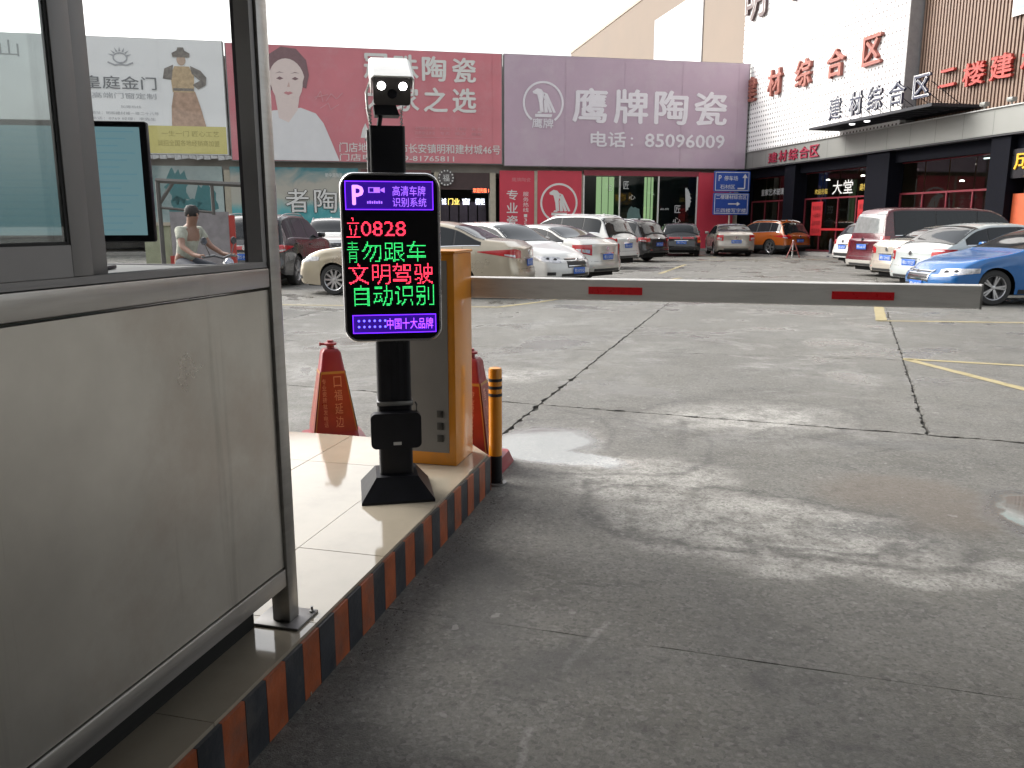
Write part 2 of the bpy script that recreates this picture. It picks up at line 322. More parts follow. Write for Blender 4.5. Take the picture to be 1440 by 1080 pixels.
# joints between the cast slabs: longitudinal lines (point, direction) and cross lines
def lin(p, q): return (Vector(p), (Vector(q) - Vector(p)))
longs = [lin((-30, 5), (-28, 40)), lin((-13, 5), (-11.5, 40)), lin((-5.2, 5), (-3, 15)), lin((-.067, 5.585), (2.762, 14.771)), lin((2.91, 5.546), (6.745, 14.771)), lin((7.5, 5), (11.6, 14)), lin((14, 5), (19, 14)), lin((24, 5), (30, 14)), lin((45, 5), (52, 14))]
cy = [(-6.5, -.12), (-1.6, -.2), (2.78, -.30), (6.61, -.365), (9.7, -.22), (14.3, -.1), (18.6, 0.), (23.5, .1), (29, .15), (36, .2), (43, .2), (52, .2), (62, .2)]
def isect(l, c):
    p, d = l; y0, sl = c      # y = y0 + sl*x
    t = (y0 + sl * p.x - p.y) / (d.y - sl * d.x); q = p + d * t; return Vector((q.x, q.y))
random.seed(3)
def jag(a, b, n, inward, amp):
    out = []
    for i in range(n):
        f = i / n; p = a.lerp(b, f); p = p + inward * (amp * (.3 + random.random() ** 3 * (2.2 if i else .3))); out.append(p)
    return out
for j in range(len(cy) - 1):
    lg = longs if j >= 3 else longs[:4] + longs[5:]
    for i in range(len(lg) - 1):
        longs_ = lg
        c = [isect(lg[i], cy[j]), isect(lg[i + 1], cy[j]), isect(lg[i + 1], cy[j + 1]), isect(lg[i], cy[j + 1])]
        if any(abs(q.x) > 90 for q in c): continue
        near = 2 < c[0].y < 12 or 2 < c[3].y < 12
        ctr = sum(c, Vector((0, 0))) / 4; pts = []
        for e in range(4):
            a, b2 = c[e], c[(e + 1) % 4]; d = (b2 - a).normalized(); inn = Vector((-d.y, d.x))
            if inn.dot(ctr - a) < 0: inn = -inn
            amp = .015 if near else .006
            if (e == 0 and j == 2) or (e == 2 and j == 1): amp = .0022
            if j >= 4 and e in (0, 2): amp = .003
            pts += jag(a, b2, 70 if near else 6, inn, amp)
        m_ = MB(); n = len(pts)
        m_.v = [(p.x, p.y, 0) for p in pts] + [(p.x, p.y, -.032) for p in pts]
        m_.f = [tuple(range(n))] + [(k, (k + 1) % n, n + (k + 1) % n, n + k) for k in range(n)]
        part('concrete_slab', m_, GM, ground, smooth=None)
# hidden repair: earth strip inside the joints
mb = MB(); mb.add([(-60, -10, -.02), (90, -10, -.02), (90, 70, -.02), (-60, 70, -.02)], [(0, 1, 2, 3)])
part('joint_bed', mb, dark_earth, ground, smooth=0)
# painted bay lines
ymat = mat('worn_yellow_paint', (.30, .25, .13), .7, var=.35, scale=9, dirt=((.17, .16, .14), 9., 1.))
wmat = mat('worn_white_paint', (.17, .166, .158), .85, var=.4, scale=60, dirt=((.11, .108, .10), 60., 1.))
def line(p, q, wd, z=.004):
    p, q = Vector(p), Vector(q); d = (q - p).normalized(); n = Vector((-d.y, d.x)) * wd / 2; o = MB(); K = 14
    for i in range(K + 1):
        c = p.lerp(q, i / K)
        for s_ in (1, -1): a = c + n * s_ * (1 + random.uniform(-.12, .12) * (4 if wd < .05 else 1)); o.v.append((a.x, a.y, z))
    o.f = [(2 * i, 2 * i + 1, 2 * i + 3, 2 * i + 2) for i in range(K) if wd > .05 or i % 5 != 3]; return o
for p, q, wd in (((4.30, 8.80), (4.62, 6.9), .11), ((4.28, 8.83), (6.4, 7.95), .10), ((5.55, 12.42), (10.5, 11.8), .12), ((5.62, 12.4), (6.55, 14.6), .16), ((6.5, 14.62), (7.6, 17.6), .12), ((.47, 15.4), (-.25, 14.5), .12), ((-.2, 14.5), (-4.5, 14.95), .12), ((.47, 15.4), (1.6, 17.1), .12), ((2.0, 17.9), (4.6, 22.5), .12), ((4.4, 24.5), (6.3, 30), .12), ((5.9, 33.0), (16.5, 35.0), .12), ((9.0, 36.4), (8.7, 40.5), .12)):
    part('bay_line', line(p, q, wd), ymat, ground, smooth=0)
# small litter at the kerb
rg_ = random.Random(21); mb = MB()
for i in range(420):
    if i < 250: f = rg_.random(); x_, y_ = -.62 + f * .53 + abs(rg_.gauss(0, .05)) , 2.25 + f * 2.0
    else: x_, y_ = rg_.uniform(-.3, 2.6), rg_.uniform(1.8, 6.5)
    s_ = rg_.uniform(.0015, .0055) * (1 if i < 250 else .8); o = len(mb.v)
    for k in range(5): a = k * 1.257 + rg_.random() * .6; mb.v.append((x_ + s_ * math.cos(a) * rg_.uniform(.6, 1.3), y_ + s_ * math.sin(a), .0005))
    mb.v.append((x_, y_, s_ * .8)); mb.f += [(o + k, o + (k + 1) % 5, o + 5) for k in range(5)]
solo('grit', mb, mat('loose_grit', (.12, .11, .10), .9, var=.6, scale=40), kind='stuff', label='loose dark grit scattered along the striped kerb and the concrete', smooth=0)
mb = MB(); mb.tube([(-.665, 2.325, .006), (-.628, 2.33, .006)], .0055, 8)
solo('cigarette_butt', mb, mat('butt_paper', (.4, .36, .3), .8), label='small cigarette butt lying on the concrete beside the striped kerb', cat='litter')

# ================================================================== ISLAND
E0 = .207
ORANGE = mat('kerb_orange_tile', (.34, .085, .030), .4, var=.28, scale=9, bump=.15, dirt=((.10, .085, .075), 6., .8))
GREY = mat('kerb_grey_tile', (.030, .034, .042), .4, var=.3, scale=9, bump=.15, dirt=((.12, .11, .10), 6., .6))
CREAM = mat('polished_cream_tile', (.34, .30, .235), .08, var=.1, scale=2.2, rvar=.06, dirt=((.26, .22, .17), 3.2, .45), coat=.6)
GROUT = mat('grout', (.18, .16, .13), .9)
isl = empty('raised_island', BOOTH, -1.2, 1.5, 0, kind='structure')
VE, UE, UB = -1.2, 4.17, 4.36
core = MB(); core.prism([(VE + .004, -3.2), (VE + .004, UE), (-1.352, UB), (-3.6, UB), (-3.6, -3.2)], 0, E0 - .012)
part('island_core', core, GROUT, isl, smooth=0)
random.seed(11)
vj = [-3.6, -3.193, -2.647, -2.101, -1.555, VE]
uj = [-2.74, -2.194, -1.648, -1.102, -.556, -.01, .536, 1.082, 1.628, 2.174, 2.72, 3.27, 3.816, UB]
for i in range(5):
    for j in range(len(uj) - 1):
        a0, a1, b0, b1 = vj[i] + .0015, vj[i + 1] - .0015, uj[j] + .0015, uj[j + 1] - .0015
        zt = E0 + random.uniform(-.0006, .0006); t_ = MB()
        if i == 4 and j == len(uj) - 2: t_.prism([(a0, b0), (a1, b0), (a1, UE), (-1.352, b1), (a0, b1)], E0 - .012, zt)
        elif i == 4: t_.prism([(a0, b0), (a1 + .005, b0), (a1 + .005, b1), (a0, b1)], E0 - .012, zt)
        else: t_.box(a0, a1, b0, b1, E0 - .012, zt)
        part('floor_tile', t_, CREAM, isl, smooth=0)
uk = [4.17 - .1052 * i for i in range(46)]
for i in range(45):
    t_ = MB(); t_.box(VE + .004, VE + .014 + random.uniform(0, .0015), uk[i + 1] + .001, uk[i] - .001, 0, E0 - .013)
    part('kerb_tile', t_, (GREY, ORANGE)[i % 2], isl, smooth=0)
p0, p1 = Vector((VE + .01, UE)), Vector((-1.352, UB)); dd = (p1 - p0); nn = Vector((dd.y, -dd.x)).normalized()
for i in range(2):
    a, b2 = p0 + dd * (i * .5 + .01), p0 + dd * (i * .5 + .49); t_ = MB()
    t_.prism([tuple(a), tuple(a + nn * .01), tuple(b2 + nn * .01), tuple(b2)], 0, E0 - .013); part('kerb_tile', t_, (ORANGE, GREY)[i], isl, smooth=0)

# ================================================================== GUARD BOOTH
STEEL = mat('brushed_steel', (.40, .39, .375), .34, metal=.9, var=.1, scale=3.5, rvar=.12, stretch=(1, 1, 14), bump=.03, bscale=9, dirt=((.30, .27, .24), 2.2, .5))
PANEL = mat('steel_panel', (.60, .575, .53), .33, metal=.85, var=.16, scale=1.8, rvar=.14, bump=.35, bscale=1.3, dirt=((.42, .35, .30), 1.3, .8))
FRAME = mat('aluminium_window_frame', (.26, .255, .26), .45, metal=.55, var=.06, scale=5)
RUB = mat('black_rubber', (.02, .02, .022), .7)
BLK = mat('black_powder_coat', (.006, .0065, .010), .45, var=.2, scale=20, rvar=.08, spec=.3)
bo = empty('guard_booth', BOOTH, -2.0, .8, E0, 'brushed steel guard booth with sliding windows standing on the raised island', 'guard booth')
FACE = -1.27; UF = 2.20; UR = -.9; VB = -2.85; ROOF = 2.62
def post(v0, u0, z0=E0 + .008):
    m_ = MB(); m_.box(v0, v0 + .062, u0, u0 + .058, z0, ROOF - .1, .004); return part('post', m_, STEEL, bo)
post(FACE - .06, UF - .058); post(VB, UF - .058); post(FACE - .06, UR); post(VB, UR)
for v0, u0 in ((FACE - .03, UF - .03), (VB + .03, UF - .03)):
    m_ = MB(); m_.box(v0 - .085, v0 + .075, u0 - .06, u0 + .075, E0 + .0005, E0 + .008, .001); fp = part('foot_plate', m_, mat('dull_steel', (.24, .235, .23), .5, metal=.8), bo)
    b_ = MB(); b_.lathe([(.009, E0 + .008), (.009, E0 + .013), (.004, E0 + .0135), (.004, E0 + .026)], v0 + .062, u0 + .058, 10); part('bolt', b_, MATS['dull_steel'], fp)
# lane side wall
m_ = MB(); m_.box(FACE - .045, FACE - .008, UR + .058, UF - .06, .402, 1.262); part('wall_panel', m_, PANEL, bo, smooth=0)
m_ = MB(); m_.box(FACE - .05, FACE, UR + .06, UF - .062, .34, .398, .004); part('bottom_rail', m_, STEEL, bo)
m_ = MB(); m_.box(FACE - .05, FACE, UR + .06, UF - .062, 1.27, 1.325, .004); part('sill_rail', m_, STEEL, bo)
m_ = MB(); m_.box(FACE - .05, FACE - .002, UR + .06, UF - .062, 2.28, 2.34, .004); part('head_rail', m_, STEEL, bo)
# sliding window: track, two sashes pushed to the rear
m_ = MB(); m_.box(FACE - .052, FACE - .006, UR + .06, UF - .062, 1.327, 1.333)
for q in (.008, .026, .046): m_.box(FACE - q - .004, FACE - q, UR + .06, UF - .062, 1.333, 1.343)
m_.box(FACE - .052, FACE - .006, UR + .06, UF - .062, 2.262, 2.278)
m_.box(FACE - .052, FACE - .006, UF - .084, UF - .063, 1.343, 2.262)
wf = part('window_track', m_, FRAME, bo)
CLR = glass('booth_glass', (.98, .985, .985), .8, .012); CLR2 = glass('booth_side_glass', (.95, .975, .97), 2.6, .06)
for u1, off, gm in ((1.462, .010, CLR2), (1.528, .030, CLR2)):
    u0 = u1 - 1.05; s_ = MB(); w_ = .055
    s_.box(FACE - off - .016, FACE - off, u1 - w_, u1, 1.344, 2.26, .002); s_.box(FACE - off - .016, FACE - off, u0, u0 + w_, 1.344, 2.26, .002)
    s_.box(FACE - off - .015, FACE - off - .001, u0 + w_, u1 - w_, 1.344, 1.408); s_.box(FACE - off - .015, FACE - off - .001, u0 + w_, u1 - w_, 2.2, 2.259)
    sa = part('sliding_sash', s_, FRAME, bo)
    g_ = MB(); g_.box(FACE - off - .0105, FACE - off - .0055, u0 + w_ + .001, u1 - w_ - .001, 1.409, 2.199); part('pane', g_, gm, sa, smooth=0)
    r_ = MB(); r_.box(FACE - off - .013, FACE - off - .003, u1 - w_ - .007, u1 - w_ - .0005, 1.409, 2.199); r_.box(FACE - off - .013, FACE - off - .003, u0 + w_ + .001, u1 - w_ - .008, 1.4085, 1.415); part('gasket', r_, RUB, sa, smooth=0)
    if off > .02: break
# front wall (faces the yard)
m_ = MB(); m_.box(VB + .064, FACE - .062, UF - .045, UF - .012, .402, 1.26); part('wall_panel', m_, PANEL, bo, smooth=0)
m_ = MB(); m_.box(VB + .064, FACE - .062, UF - .05, UF - .004, .34, .40, .004); part('bottom_rail', m_, STEEL, bo)
m_ = MB(); m_.box(VB + .064, FACE - .062, UF - .05, UF - .004, 1.262, 1.312, .004); part('sill_rail', m_, STEEL, bo)
m_ = MB(); x0, x1, y0, y1 = VB + .064, FACE - .0625, UF - .046, UF - .010
for q in ((x0, x1, 1.314, 1.330), (x0, x1, 2.23, 2.275), (x0, x0 + .04, 1.330, 2.23), (x1 - .024, x1, 1.330, 2.23)): m_.box(q[0], q[1], y0, y1, q[2], q[3])
ff = part('window_frame', m_, mat('dark_window_frame', (.05, .045, .055), .5, metal=.3), bo)
g_ = MB(); g_.box(x0 + .041, x1 - .025, UF - .03, UF - .025, 1.331, 2.229); part('pane', g_, CLR, ff, smooth=0)
# far side wall and rear wall, floor, roof
m_ = MB(); m_.box(VB + .01, VB + .04, UR + .06, UF - .06, .402, 1.28); part('wall_panel', m_, PANEL, bo, smooth=0)
m_ = MB(); m_.box(VB + .01, VB + .045, UR + .06, UF - .06, 1.282, 1.335); m_.box(VB + .01, VB + .045, UR + .06, UF - .06, 2.22, 2.34); m_.box(VB + .012, VB + .043, .6, .66, 1.335, 2.22); fs = part('window_frame', m_, FRAME, bo)
g_ = MB(); g_.box(VB + .025, VB + .03, UR + .061, .599, 1.336, 2.219); g_.box(VB + .025, VB + .03, .661, UF - .061, 1.336, 2.219); part('pane', g_, CLR, fs, smooth=0)
m_ = MB(); m_.box(VB + .064, FACE - .062, UR + .01, UR + .04, .35, 2.34); part('rear_wall', m_, PANEL, bo, smooth=0)
m_ = MB(); m_.box(VB + .12, FACE - .10, UR + .1, UF - .10, E0 + .001, .338); part('underfloor_shade_box', m_, mat('underfloor_shade_black', (.012, .012, .012), .9), bo, smooth=0)  # black box standing in for the shade in the gap under the booth
m_ = MB(); m_.box(VB + .066, FACE - .064, UR + .06, UF - .06, .35, .398); part('floor_deck', m_, mat('deck', (.2, .19, .18), .7), bo, smooth=0)
m_ = MB(); m_.box(VB - .18, FACE + .12, UR - .15, UF + .16, ROOF - .1, ROOF, .01); part('roof', m_, mat('roof_sheet', (.5, .5, .49), .5, metal=.4), bo)
m_ = MB(); m_.box(VB + .066, FACE - .064, UR + .06, UF - .06, 2.342, 2.36); part('ceiling_board', m_, mat('white_board', (.6, .6, .58), .7), bo, smooth=0)
# things inside the booth
dk = MB(); dk.box(-2.60, -1.42, 1.30, 2.12, 1.302, 1.33, .004); desk = empty('booth_desk', BOOTH, -2.0, 1.75, .40, 'grey desk top inside the booth under the black monitor', 'desk')
part('desk_top', dk, mat('grey_laminate', (.35, .35, .34), .5), desk)
for q in ((-2.57, 1.33), (-2.57, 2.05), (-1.48, 1.33), (-1.48, 2.05)):
    m_ = MB(); m_.box(q[0], q[0] + .04, q[1], q[1] + .04, .40, 1.301); part('leg', m_, BLK, desk, smooth=0)
def bw(x, y): # world -> booth v,u
    return x * math.cos(R(14.3)) - y * math.sin(R(14.3)), x * math.sin(R(14.3)) + y * math.cos(R(14.3))
mv, mu = -1.53, 1.82
mo = empty('computer_monitor', WORLD, -.915, 2.13, 1.33, 'black framed computer monitor with pale teal list on screen inside the booth', 'monitor', rot=R(9))
m_ = MB(); m_.box(-.50, .0, 0, .028, .075, .372, .006); mc = part('casing', m_, BLK, mo)
m_ = MB(); m_.box(-.488, -.017, -.002, .0005, .092, .357); sc_ = part('screen', m_, emis('teal_screen', (.085, .150, .165), .6), mo, smooth=0)
for i in range(15):
    z_ = .347 - i * .0172; m2 = MB(); m2.box(-.47, -.03 - .02 * (i % 3), -.0026, -.0021, z_ - .0022, z_); part('list_row', m2, emis('teal_row', (.05, .11, .135), .75), sc_, smooth=0)
m_ = MB(); m_.box(-.28, -.22, .03, .05, .01, .30, .004); part('stand', m_, BLK, mo)
m_ = MB(); m_.box(-.36, -.14, -.06, .14, .0005, .012, .004); part('stand_foot', m_, BLK, mo)
# keyboard box, paper
v0, u0 = bw(-.93, 2.02)
m_ = MB(); m_.box(-.13, .12, -.07, .07, .0, .058, .006); solo('document_box', m_, BLK, BOOTH, (-1.45, 1.86, 1.3305), 'low black box on the booth desk between monitor and sill', 'box')
m_ = MB(); m_.box(-.10, .10, -.06, .05, .0, .006, .002); solo('paper_sheet', m_, mat('white_paper', (.75, .75, .73), .7), BOOTH, (-1.42, 1.87, 1.389), 'white paper lying on the low black box inside the booth', 'paper')
m_ = MB(); m_.prism([(-.16, 0), (.14, 0), (.14, .02), (-.16, .07)], -.1, .1, 'y'); solo('white_tray', m_, mat('white_plastic', (.72, .72, .7), .4), BOOTH, (-1.56, 2.03, 1.3305), 'white sloping tray behind the monitor on the booth desk', 'tray')

# ================================================================== PARKING TERMINAL
te = empty('parking_terminal', WORLD, -.545, 3.70, E0, 'black number plate reading terminal with lit display and camera on top', 'parking terminal', rot=R(11))
def rr_pts(x0, x1, z0, z1, r, n=8):
    o = []
    for cx, cz, a0 in ((x1 - r, z0 + r, -90), (x1 - r, z1 - r, 0), (x0 + r, z1 - r, 90), (x0 + r, z0 + r, 180)):
        for i in range(n + 1): a = R(a0 + 90 * i / n); o.append((cx + r * math.cos(a), cz + r * math.sin(a)))
    return o
fb = MB(); b0 = [(-.165, -.175), (.165, -.175), (.165, .175), (-.165, .175)]; b1 = [(-.095, -.1), (.095, -.1), (.095, .1), (-.095, .1)]
fb.add([(x, y, .0) for x, y in b0] + [(x, y, .012) for x, y in b0] + [(x, y, .105) for x, y in b1], [(3, 2, 1, 0), (0, 1, 5, 4), (1, 2, 6, 5), (2, 3, 7, 6), (3, 0, 4, 7), (4, 5, 9, 8), (5, 6, 10, 9), (6, 7, 11, 10), (7, 4, 8, 11), (8, 9, 10, 11)])
part('base', fb, BLK, te, smooth=20)
pl = MB(); pl.prism(rr_pts(-.076, .076, -.066, .066, .016, 4), .106, 1.655)
for q in (-.05, -.017, .017, .05): pl.box(q - .0015, q + .0015, -.0685, -.066, .4, .76)
part('pole', pl, BLK, te)
# speaker box on the pole
sb = MB(); sb.prism(rr_pts(-.113, .113, .245, .408, .025), -.125, -.072, 'y'); sp = part('speaker_box', sb, BLK, te)
m_ = MB(); m_.box(-.014, .022, -.1275, -.1255, .262, .276); part('sticker', m_, mat('silver_label', (.45, .45, .45), .4), sp, smooth=0)
m_ = MB(); m_.box(-.082, .082, -.075, .072, .432, .452, .002); part('clamp_band', m_, mat('band_steel', (.3, .3, .3), .35, metal=.9), te)
m_ = MB(); m_.tube([(.09, -.09, .45), (.095, -.1, .44), (.094, -.1, .408)], .004); part('cable', m_, RUB, te)
# display
DZ0, DZ1, DX = .742, 1.452, .207
d_ = MB(); d_.prism(rr_pts(-DX, DX, DZ0, DZ1, .06), -.155, -.070, 'y'); dp = part('display_case', d_, mat('dark_case', (.025, .025, .028), .3), te)
rim = MB(); A = rr_pts(-DX, DX, DZ0, DZ1, .06); B = rr_pts(-DX + .007, DX - .007, DZ0 + .007, DZ1 - .007, .054); C_ = rr_pts(-DX - .004, DX + .004, DZ0 - .004, DZ1 + .004, .063); n = len(A)
rim.v = [(x, -.158, z) for x, z in A] + [(x, -.158, z) for x, z in B] + [(x, -.150, z) for x, z in C_] + [(x, -.07, z) for x, z in C_]
for i in range(n):
    j = (i + 1) % n; rim.f += [(i, j, n + j, n + i), (2 * n + i, 2 * n + j, j, i), (3 * n + i, 3 * n + j, 2 * n + j, 2 * n + i)]
part('silver_rim', rim, mat('rim_metal', (.55, .55, .57), .25, metal=.9), dp)
gl = MB(); gl.prism(rr_pts(-DX + .009, DX - .009, DZ0 + .009, DZ1 - .009, .052), -.1572, -.1552, 'y'); part('front_panel', gl, mat('black_acrylic', (.006, .006, .008), .12, var=.1, rvar=.03, spec=.4), dp)
RED = emis('red_led', (1., .035, .075), 2.0); GRN = emis('green_led', (.03, .62, .14), 1.2)
BLU = emis('violet_led', (.12, .015, 1.), 1.7); BLW = emis('violet_white_led', (.50, .20, 1.), 1.1); BGL = emis('violet_panel', (.030, .003, .26), .4)
def dots(body, x0, x1, z0, z1, nx, nz, m, name='led_text', bold=0., clip=None):
    vs, fs = glyphs(body, bold, 3); xs = [p[0] for p in vs]; zs = [p[1] for p in vs]; ax, bx, az, bz = min(xs), max(xs), min(zs), max(zs)
    bvh = BVHTree.FromPolygons([(p[0], p[1], 0) for p in vs], fs); o = MB(); dx, dz = (x1 - x0) / nx, (z1 - z0) / nz
    for i in range(nx):
        for j in range(nz):
            if clip and (i / nx) < clip: continue
            hit = False
            for su, sv in ((.5, .5),):
                h = bvh.ray_cast(Vector((ax + (i + su) / nx * (bx - ax), az + (j + sv) / nz * (bz - az), 1)), Vector((0, 0, -1)))
                if h[0]: hit = True; break
            if hit:
                cx, cz, r = x0 + (i + .5) * dx, z0 + (j + .5) * dz, min(dx, dz) * .34
                o.add([(cx - r, -.159, cz - r), (cx + r, -.159, cz - r), (cx + r, -.159, cz + r), (cx - r, -.159, cz + r)], [(0, 1, 2, 3)])
    ob = part(name, o, m, dp, kind='stuff', smooth=0); return ob
# rows measured from the picture: display px 488..619 wide, 250..473 high
def dx_(px): return -DX + (px - 490) / 128 * 2 * DX
def dz_(py): return DZ1 - (py - 250) / 222 * (DZ1 - DZ0)
dots('立', dx_(496), dx_(514), dz_(333), dz_(307), 13, 16, RED); dots('0828', dx_(515), dx_(573), dz_(331), dz_(312), 40, 14, RED)
dots('青', dx_(496), dx_(511), dz_(366), dz_(338), 12, 17, GRN); dots('勿跟车', dx_(515), dx_(599), dz_(365), dz_(338), 50, 16, GRN)
dots('文明驾驶', dx_(497), dx_(609), dz_(395), dz_(367), 66, 16, RED); dots('自动识别', dx_(503), dx_(609), dz_(424), dz_(396), 63, 16, GRN)
def band(x0, x1, z0, z1):
    f_ = MB(); t_ = .003
    for q in ((x0, x1, z0, z0 + t_), (x0, x1, z1 - t_, z1), (x0, x0 + t_, z0, z1), (x1 - t_, x1, z0, z1)): f_.box(q[0], q[1], -.1592, -.1574, q[2], q[3])
    part('lit_border', f_, BLU, dp, smooth=0)
    f_ = MB(); f_.box(x0 + t_, x1 - t_, -.1576, -.1573, z0 + t_, z1 - t_); part('lit_band', f_, BGL, dp, smooth=0)
band(dx_(496), dx_(610), dz_(297), dz_(260)); band(dx_(500), dx_(611), dz_(461), dz_(436))
put = lambda x, z, d: (x, -.1590 - d, z)
def tl(body, px0, px1, py0, py1, m, bold=.0): part('lit_sign_text', text_mb(body, dx_(px0), dx_(px1), dz_(py1), dz_(py0), put, bold=bold), m, dp, smooth=0)
tl('P', 505, 520, 265, 291, BLW, .04)
BLW = emis('violet_text', (.34, .12, 1.), .8)
tl('高清车牌', 557, 600, 266, 279, BLW); tl('识别系统', 557, 601, 281, 293, BLW)
cmi = MB()
x0, x1, z0, z1 = dx_(526), dx_(541), dz_(275), dz_(268)
for q in ((x0, x1, z0, z0 + .003), (x0, x1, z1 - .003, z1), (x0, x0 + .004, z0, z1), (x0 + .022, x1, z0, z1)): cmi.box(q[0], q[1], -.1592, -.1588, q[2], q[3])
cmi.prism([(x1 + .002, (z0 + z1) / 2 - .003), (dx_(547), z0), (dx_(547), z1), (x1 + .002, (z0 + z1) / 2 + .003)], -.1592, -.1588, 'y')
for i in range(7): cmi.box(dx_(524) + i * .0095, dx_(524) + i * .0095 + .006, -.1592, -.1588, dz_(289), dz_(286) + (.002 if i % 2 else 0))
part('camera_symbol', cmi, BLW, dp, smooth=0)
dd_ = MB()
for i in range(6):
    for j in range(2): cx, cz = dx_(508) + i * .0225, dz_(444) - j * .026; dd_.lathe([(.0052, -.1592), (.0052, -.1588)], cx, cz, 8, 'y')
part('lit_dots', dd_, emis('blue_led', (.10, .08, 1.), 1.8), dp, smooth=0)
tl('中国十大品牌', 545, 607, 441, 456, emis('violet_led2', (.22, .04, 1.), 2.0))
# camera on top, nose tipped down
def TILT(mb, a=24, cx=.024):
    c_, s_ = math.cos(R(a)), math.sin(R(a)); mb.v = [(x + cx, (y + .03) * c_ - (z - 1.80) * s_ * -1 * -1 - .03, (y + .03) * s_ + (z - 1.80) * c_ + 1.815) for x, y, z in mb.v]
ch = MB(); ch.prism(rr_pts(-.078, .078, 1.742, 1.855, .014), -.085, .13, 'y'); TILT(ch); hs_ = part('camera_housing', ch, mat('camera_front', (.06, .055, .055), .25), te)
hd = MB(); hd.prism([(-.09, 1.795), (-.09, 1.862), (-.078, 1.874), (.078, 1.874), (.09, 1.862), (.09, 1.795), (.086, 1.795), (.086, 1.858), (.075, 1.868), (-.075, 1.868), (-.086, 1.858), (-.086, 1.795)], -.125, .17, 'y')
tilt = [(x, y, z) for x, y, z in hd.v]; hd.v = tilt; TILT(hd)
part('sun_hood', hd, mat('white_camera_paint', (.82, .82, .80), .35), te)
for sx in (-.045, .045):
    m_ = MB(); m_.lathe([(.0165, -.0862), (.0165, -.0855)], sx, 1.822, 16, 'y'); TILT(m_); part('lamp', m_, emis('white_lamp', (1, 1, .97), 14.), hs_, smooth=0)
m_ = MB(); m_.lathe([(.02, -.087), (.02, -.0855), (.013, -.0850)], 0, 1.79, 16, 'y'); TILT(m_); part('lens', m_, mat('lens_glass', (.01, .01, .015), .05), hs_)
m_ = MB(); m_.prism([(-.05, 1.70), (.055, 1.70), (.04, 1.741), (-.055, 1.741)], -.05, .06, 'y'); part('tilt_bracket', m_, BLK, te)
m_ = MB(); m_.tube([(-.035, .0, 1.645), (-.025, 0, 1.702)], .011, 10); part('mount_stem', m_, BLK, te)
for sx in (-.07, .062):
    m_ = MB(); pts = [(sx + .006 * math.sin(i * 2.1), -.045 + .006 * math.cos(i * 2.1), 1.648 + i * .0048) for i in range(17)]; m_.tube(pts, .0035, 6); part('coiled_cable', m_, mat('cable_sleeve', (.45, .43, .42), .4), te)
m_ = MB(); m_.tube([(-.06, .05, 1.86), (-.082, .02, 1.80), (-.08, -.02, 1.72), (-.07, -.045, 1.655)], .006, 6); m_.tube([(.08, .05, 1.80), (.07, .0, 1.73), (.062, -.045, 1.72)], .004, 6); part('cable', m_, mat('white_cable', (.7, .7, .68), .5), te)
m_ = MB(); m_.box(-.088, -.0765, -.04, .02, 1.40, 1.64, .002)
for q in (1.44, 1.52, 1.60): m_.lathe([(.006, -.094), (.006, -.088)], .0 - .02, q, 8, 'x')
part('side_rail', m_, mat('grey_rail', (.35, .34, .35), .5), te)

# ================================================================== BARRIER
ba = empty('barrier_gate', BOOTH, -1.45, 4.05, E0, 'orange barrier cabinet with grey front and long silver boom arm', 'barrier gate')
streaks(PANEL); streaks(STEEL, .25)
CO = mat('orange_cabinet_paint', (.64, .23, .008), .35, var=.06, scale=3, coat=.3, dirt=((.35, .16, .04), 5., .4))
CG = mat('grey_cabinet_panel', (.17, .16, .15), .45, var=.08, scale=3)
V0, V1, U0, U1, ZT = -1.72, -1.296, 3.912, 4.205, 1.305
m_ = MB(); m_.box(V0, V1, U0, U1, E0, ZT, .006); cab = part('cabinet', m_, CO, ba)
m_ = MB(); m_.box(V0 + .05, V1 - .038, U0 - .004, U0 - .0005, E0 + .07, ZT - .035); fp_ = part('front_panel', m_, CG, ba, smooth=0)
m_ = MB(); m_.box(V0 - .006, V1 + .006, U0 - .006, U1 + .006, ZT + .0005, ZT + .014, .004); part('lid', m_, CO, ba)
for z_ in (.335, .40, .465):
    m_ = MB(); m_.box(-1.397, -1.363, U0 - .010, U0 - .0045, z_, z_ + .037, .002); part('button', m_, mat('button_black', (.02, .018, .015), .4), fp_)
BOOM = mat('boom_silver', (.72, .715, .70), .35, metal=.15, var=.05, scale=4, stretch=(1, 8, 8), dirt=((.33, .32, .30), 6., .35))
m_ = MB(); m_.prism([(3.955, 1.188), (3.965, 1.178), (3.985, 1.178), (3.995, 1.188), (3.995, 1.085), (3.985, 1.078), (3.965, 1.078), (3.955, 1.085)][::-1], -1.285, 1.105, 'x')
m_ = MB(); m_.prism([(4.212, 1.068), (4.218, 1.062), (4.25, 1.062), (4.256, 1.068), (4.256, 1.168), (4.25, 1.174), (4.218, 1.174), (4.212, 1.168)], -1.50, 1.165, 'x'); boom = part('boom_arm', m_, BOOM, ba)
m_ = MB(); m_.box(1.1655, 1.175, 4.21, 4.258, 1.06, 1.176, .003); part('end_cap', m_, mat('cap_grey', (.2, .2, .2), .5), boom)
REF = mat('red_reflector', (.68, .014, .022), .3, var=.08, scale=60, bump=.2, bscale=300)
for a, b2 in ((-.665, -.389), (.518, .796)):
    m_ = MB(); m_.box(a, b2, 4.2095, 4.2115, 1.094, 1.132); part('reflector', m_, REF, boom, smooth=0)
m_ = MB(); m_.box(-1.31, -1.22, 3.93, 3.951, 1.07, 1.195, .004); m_.lathe([(.03, 3.90), (.03, 3.93)], -1.33, 1.13, 16, 'y')
# hub inside the cabinet line
m_ = MB(); m_.box(-1.55, -1.34, 4.2065, 4.27, 1.05, 1.20, .004); part('arm_collar', m_, BLK, boom)

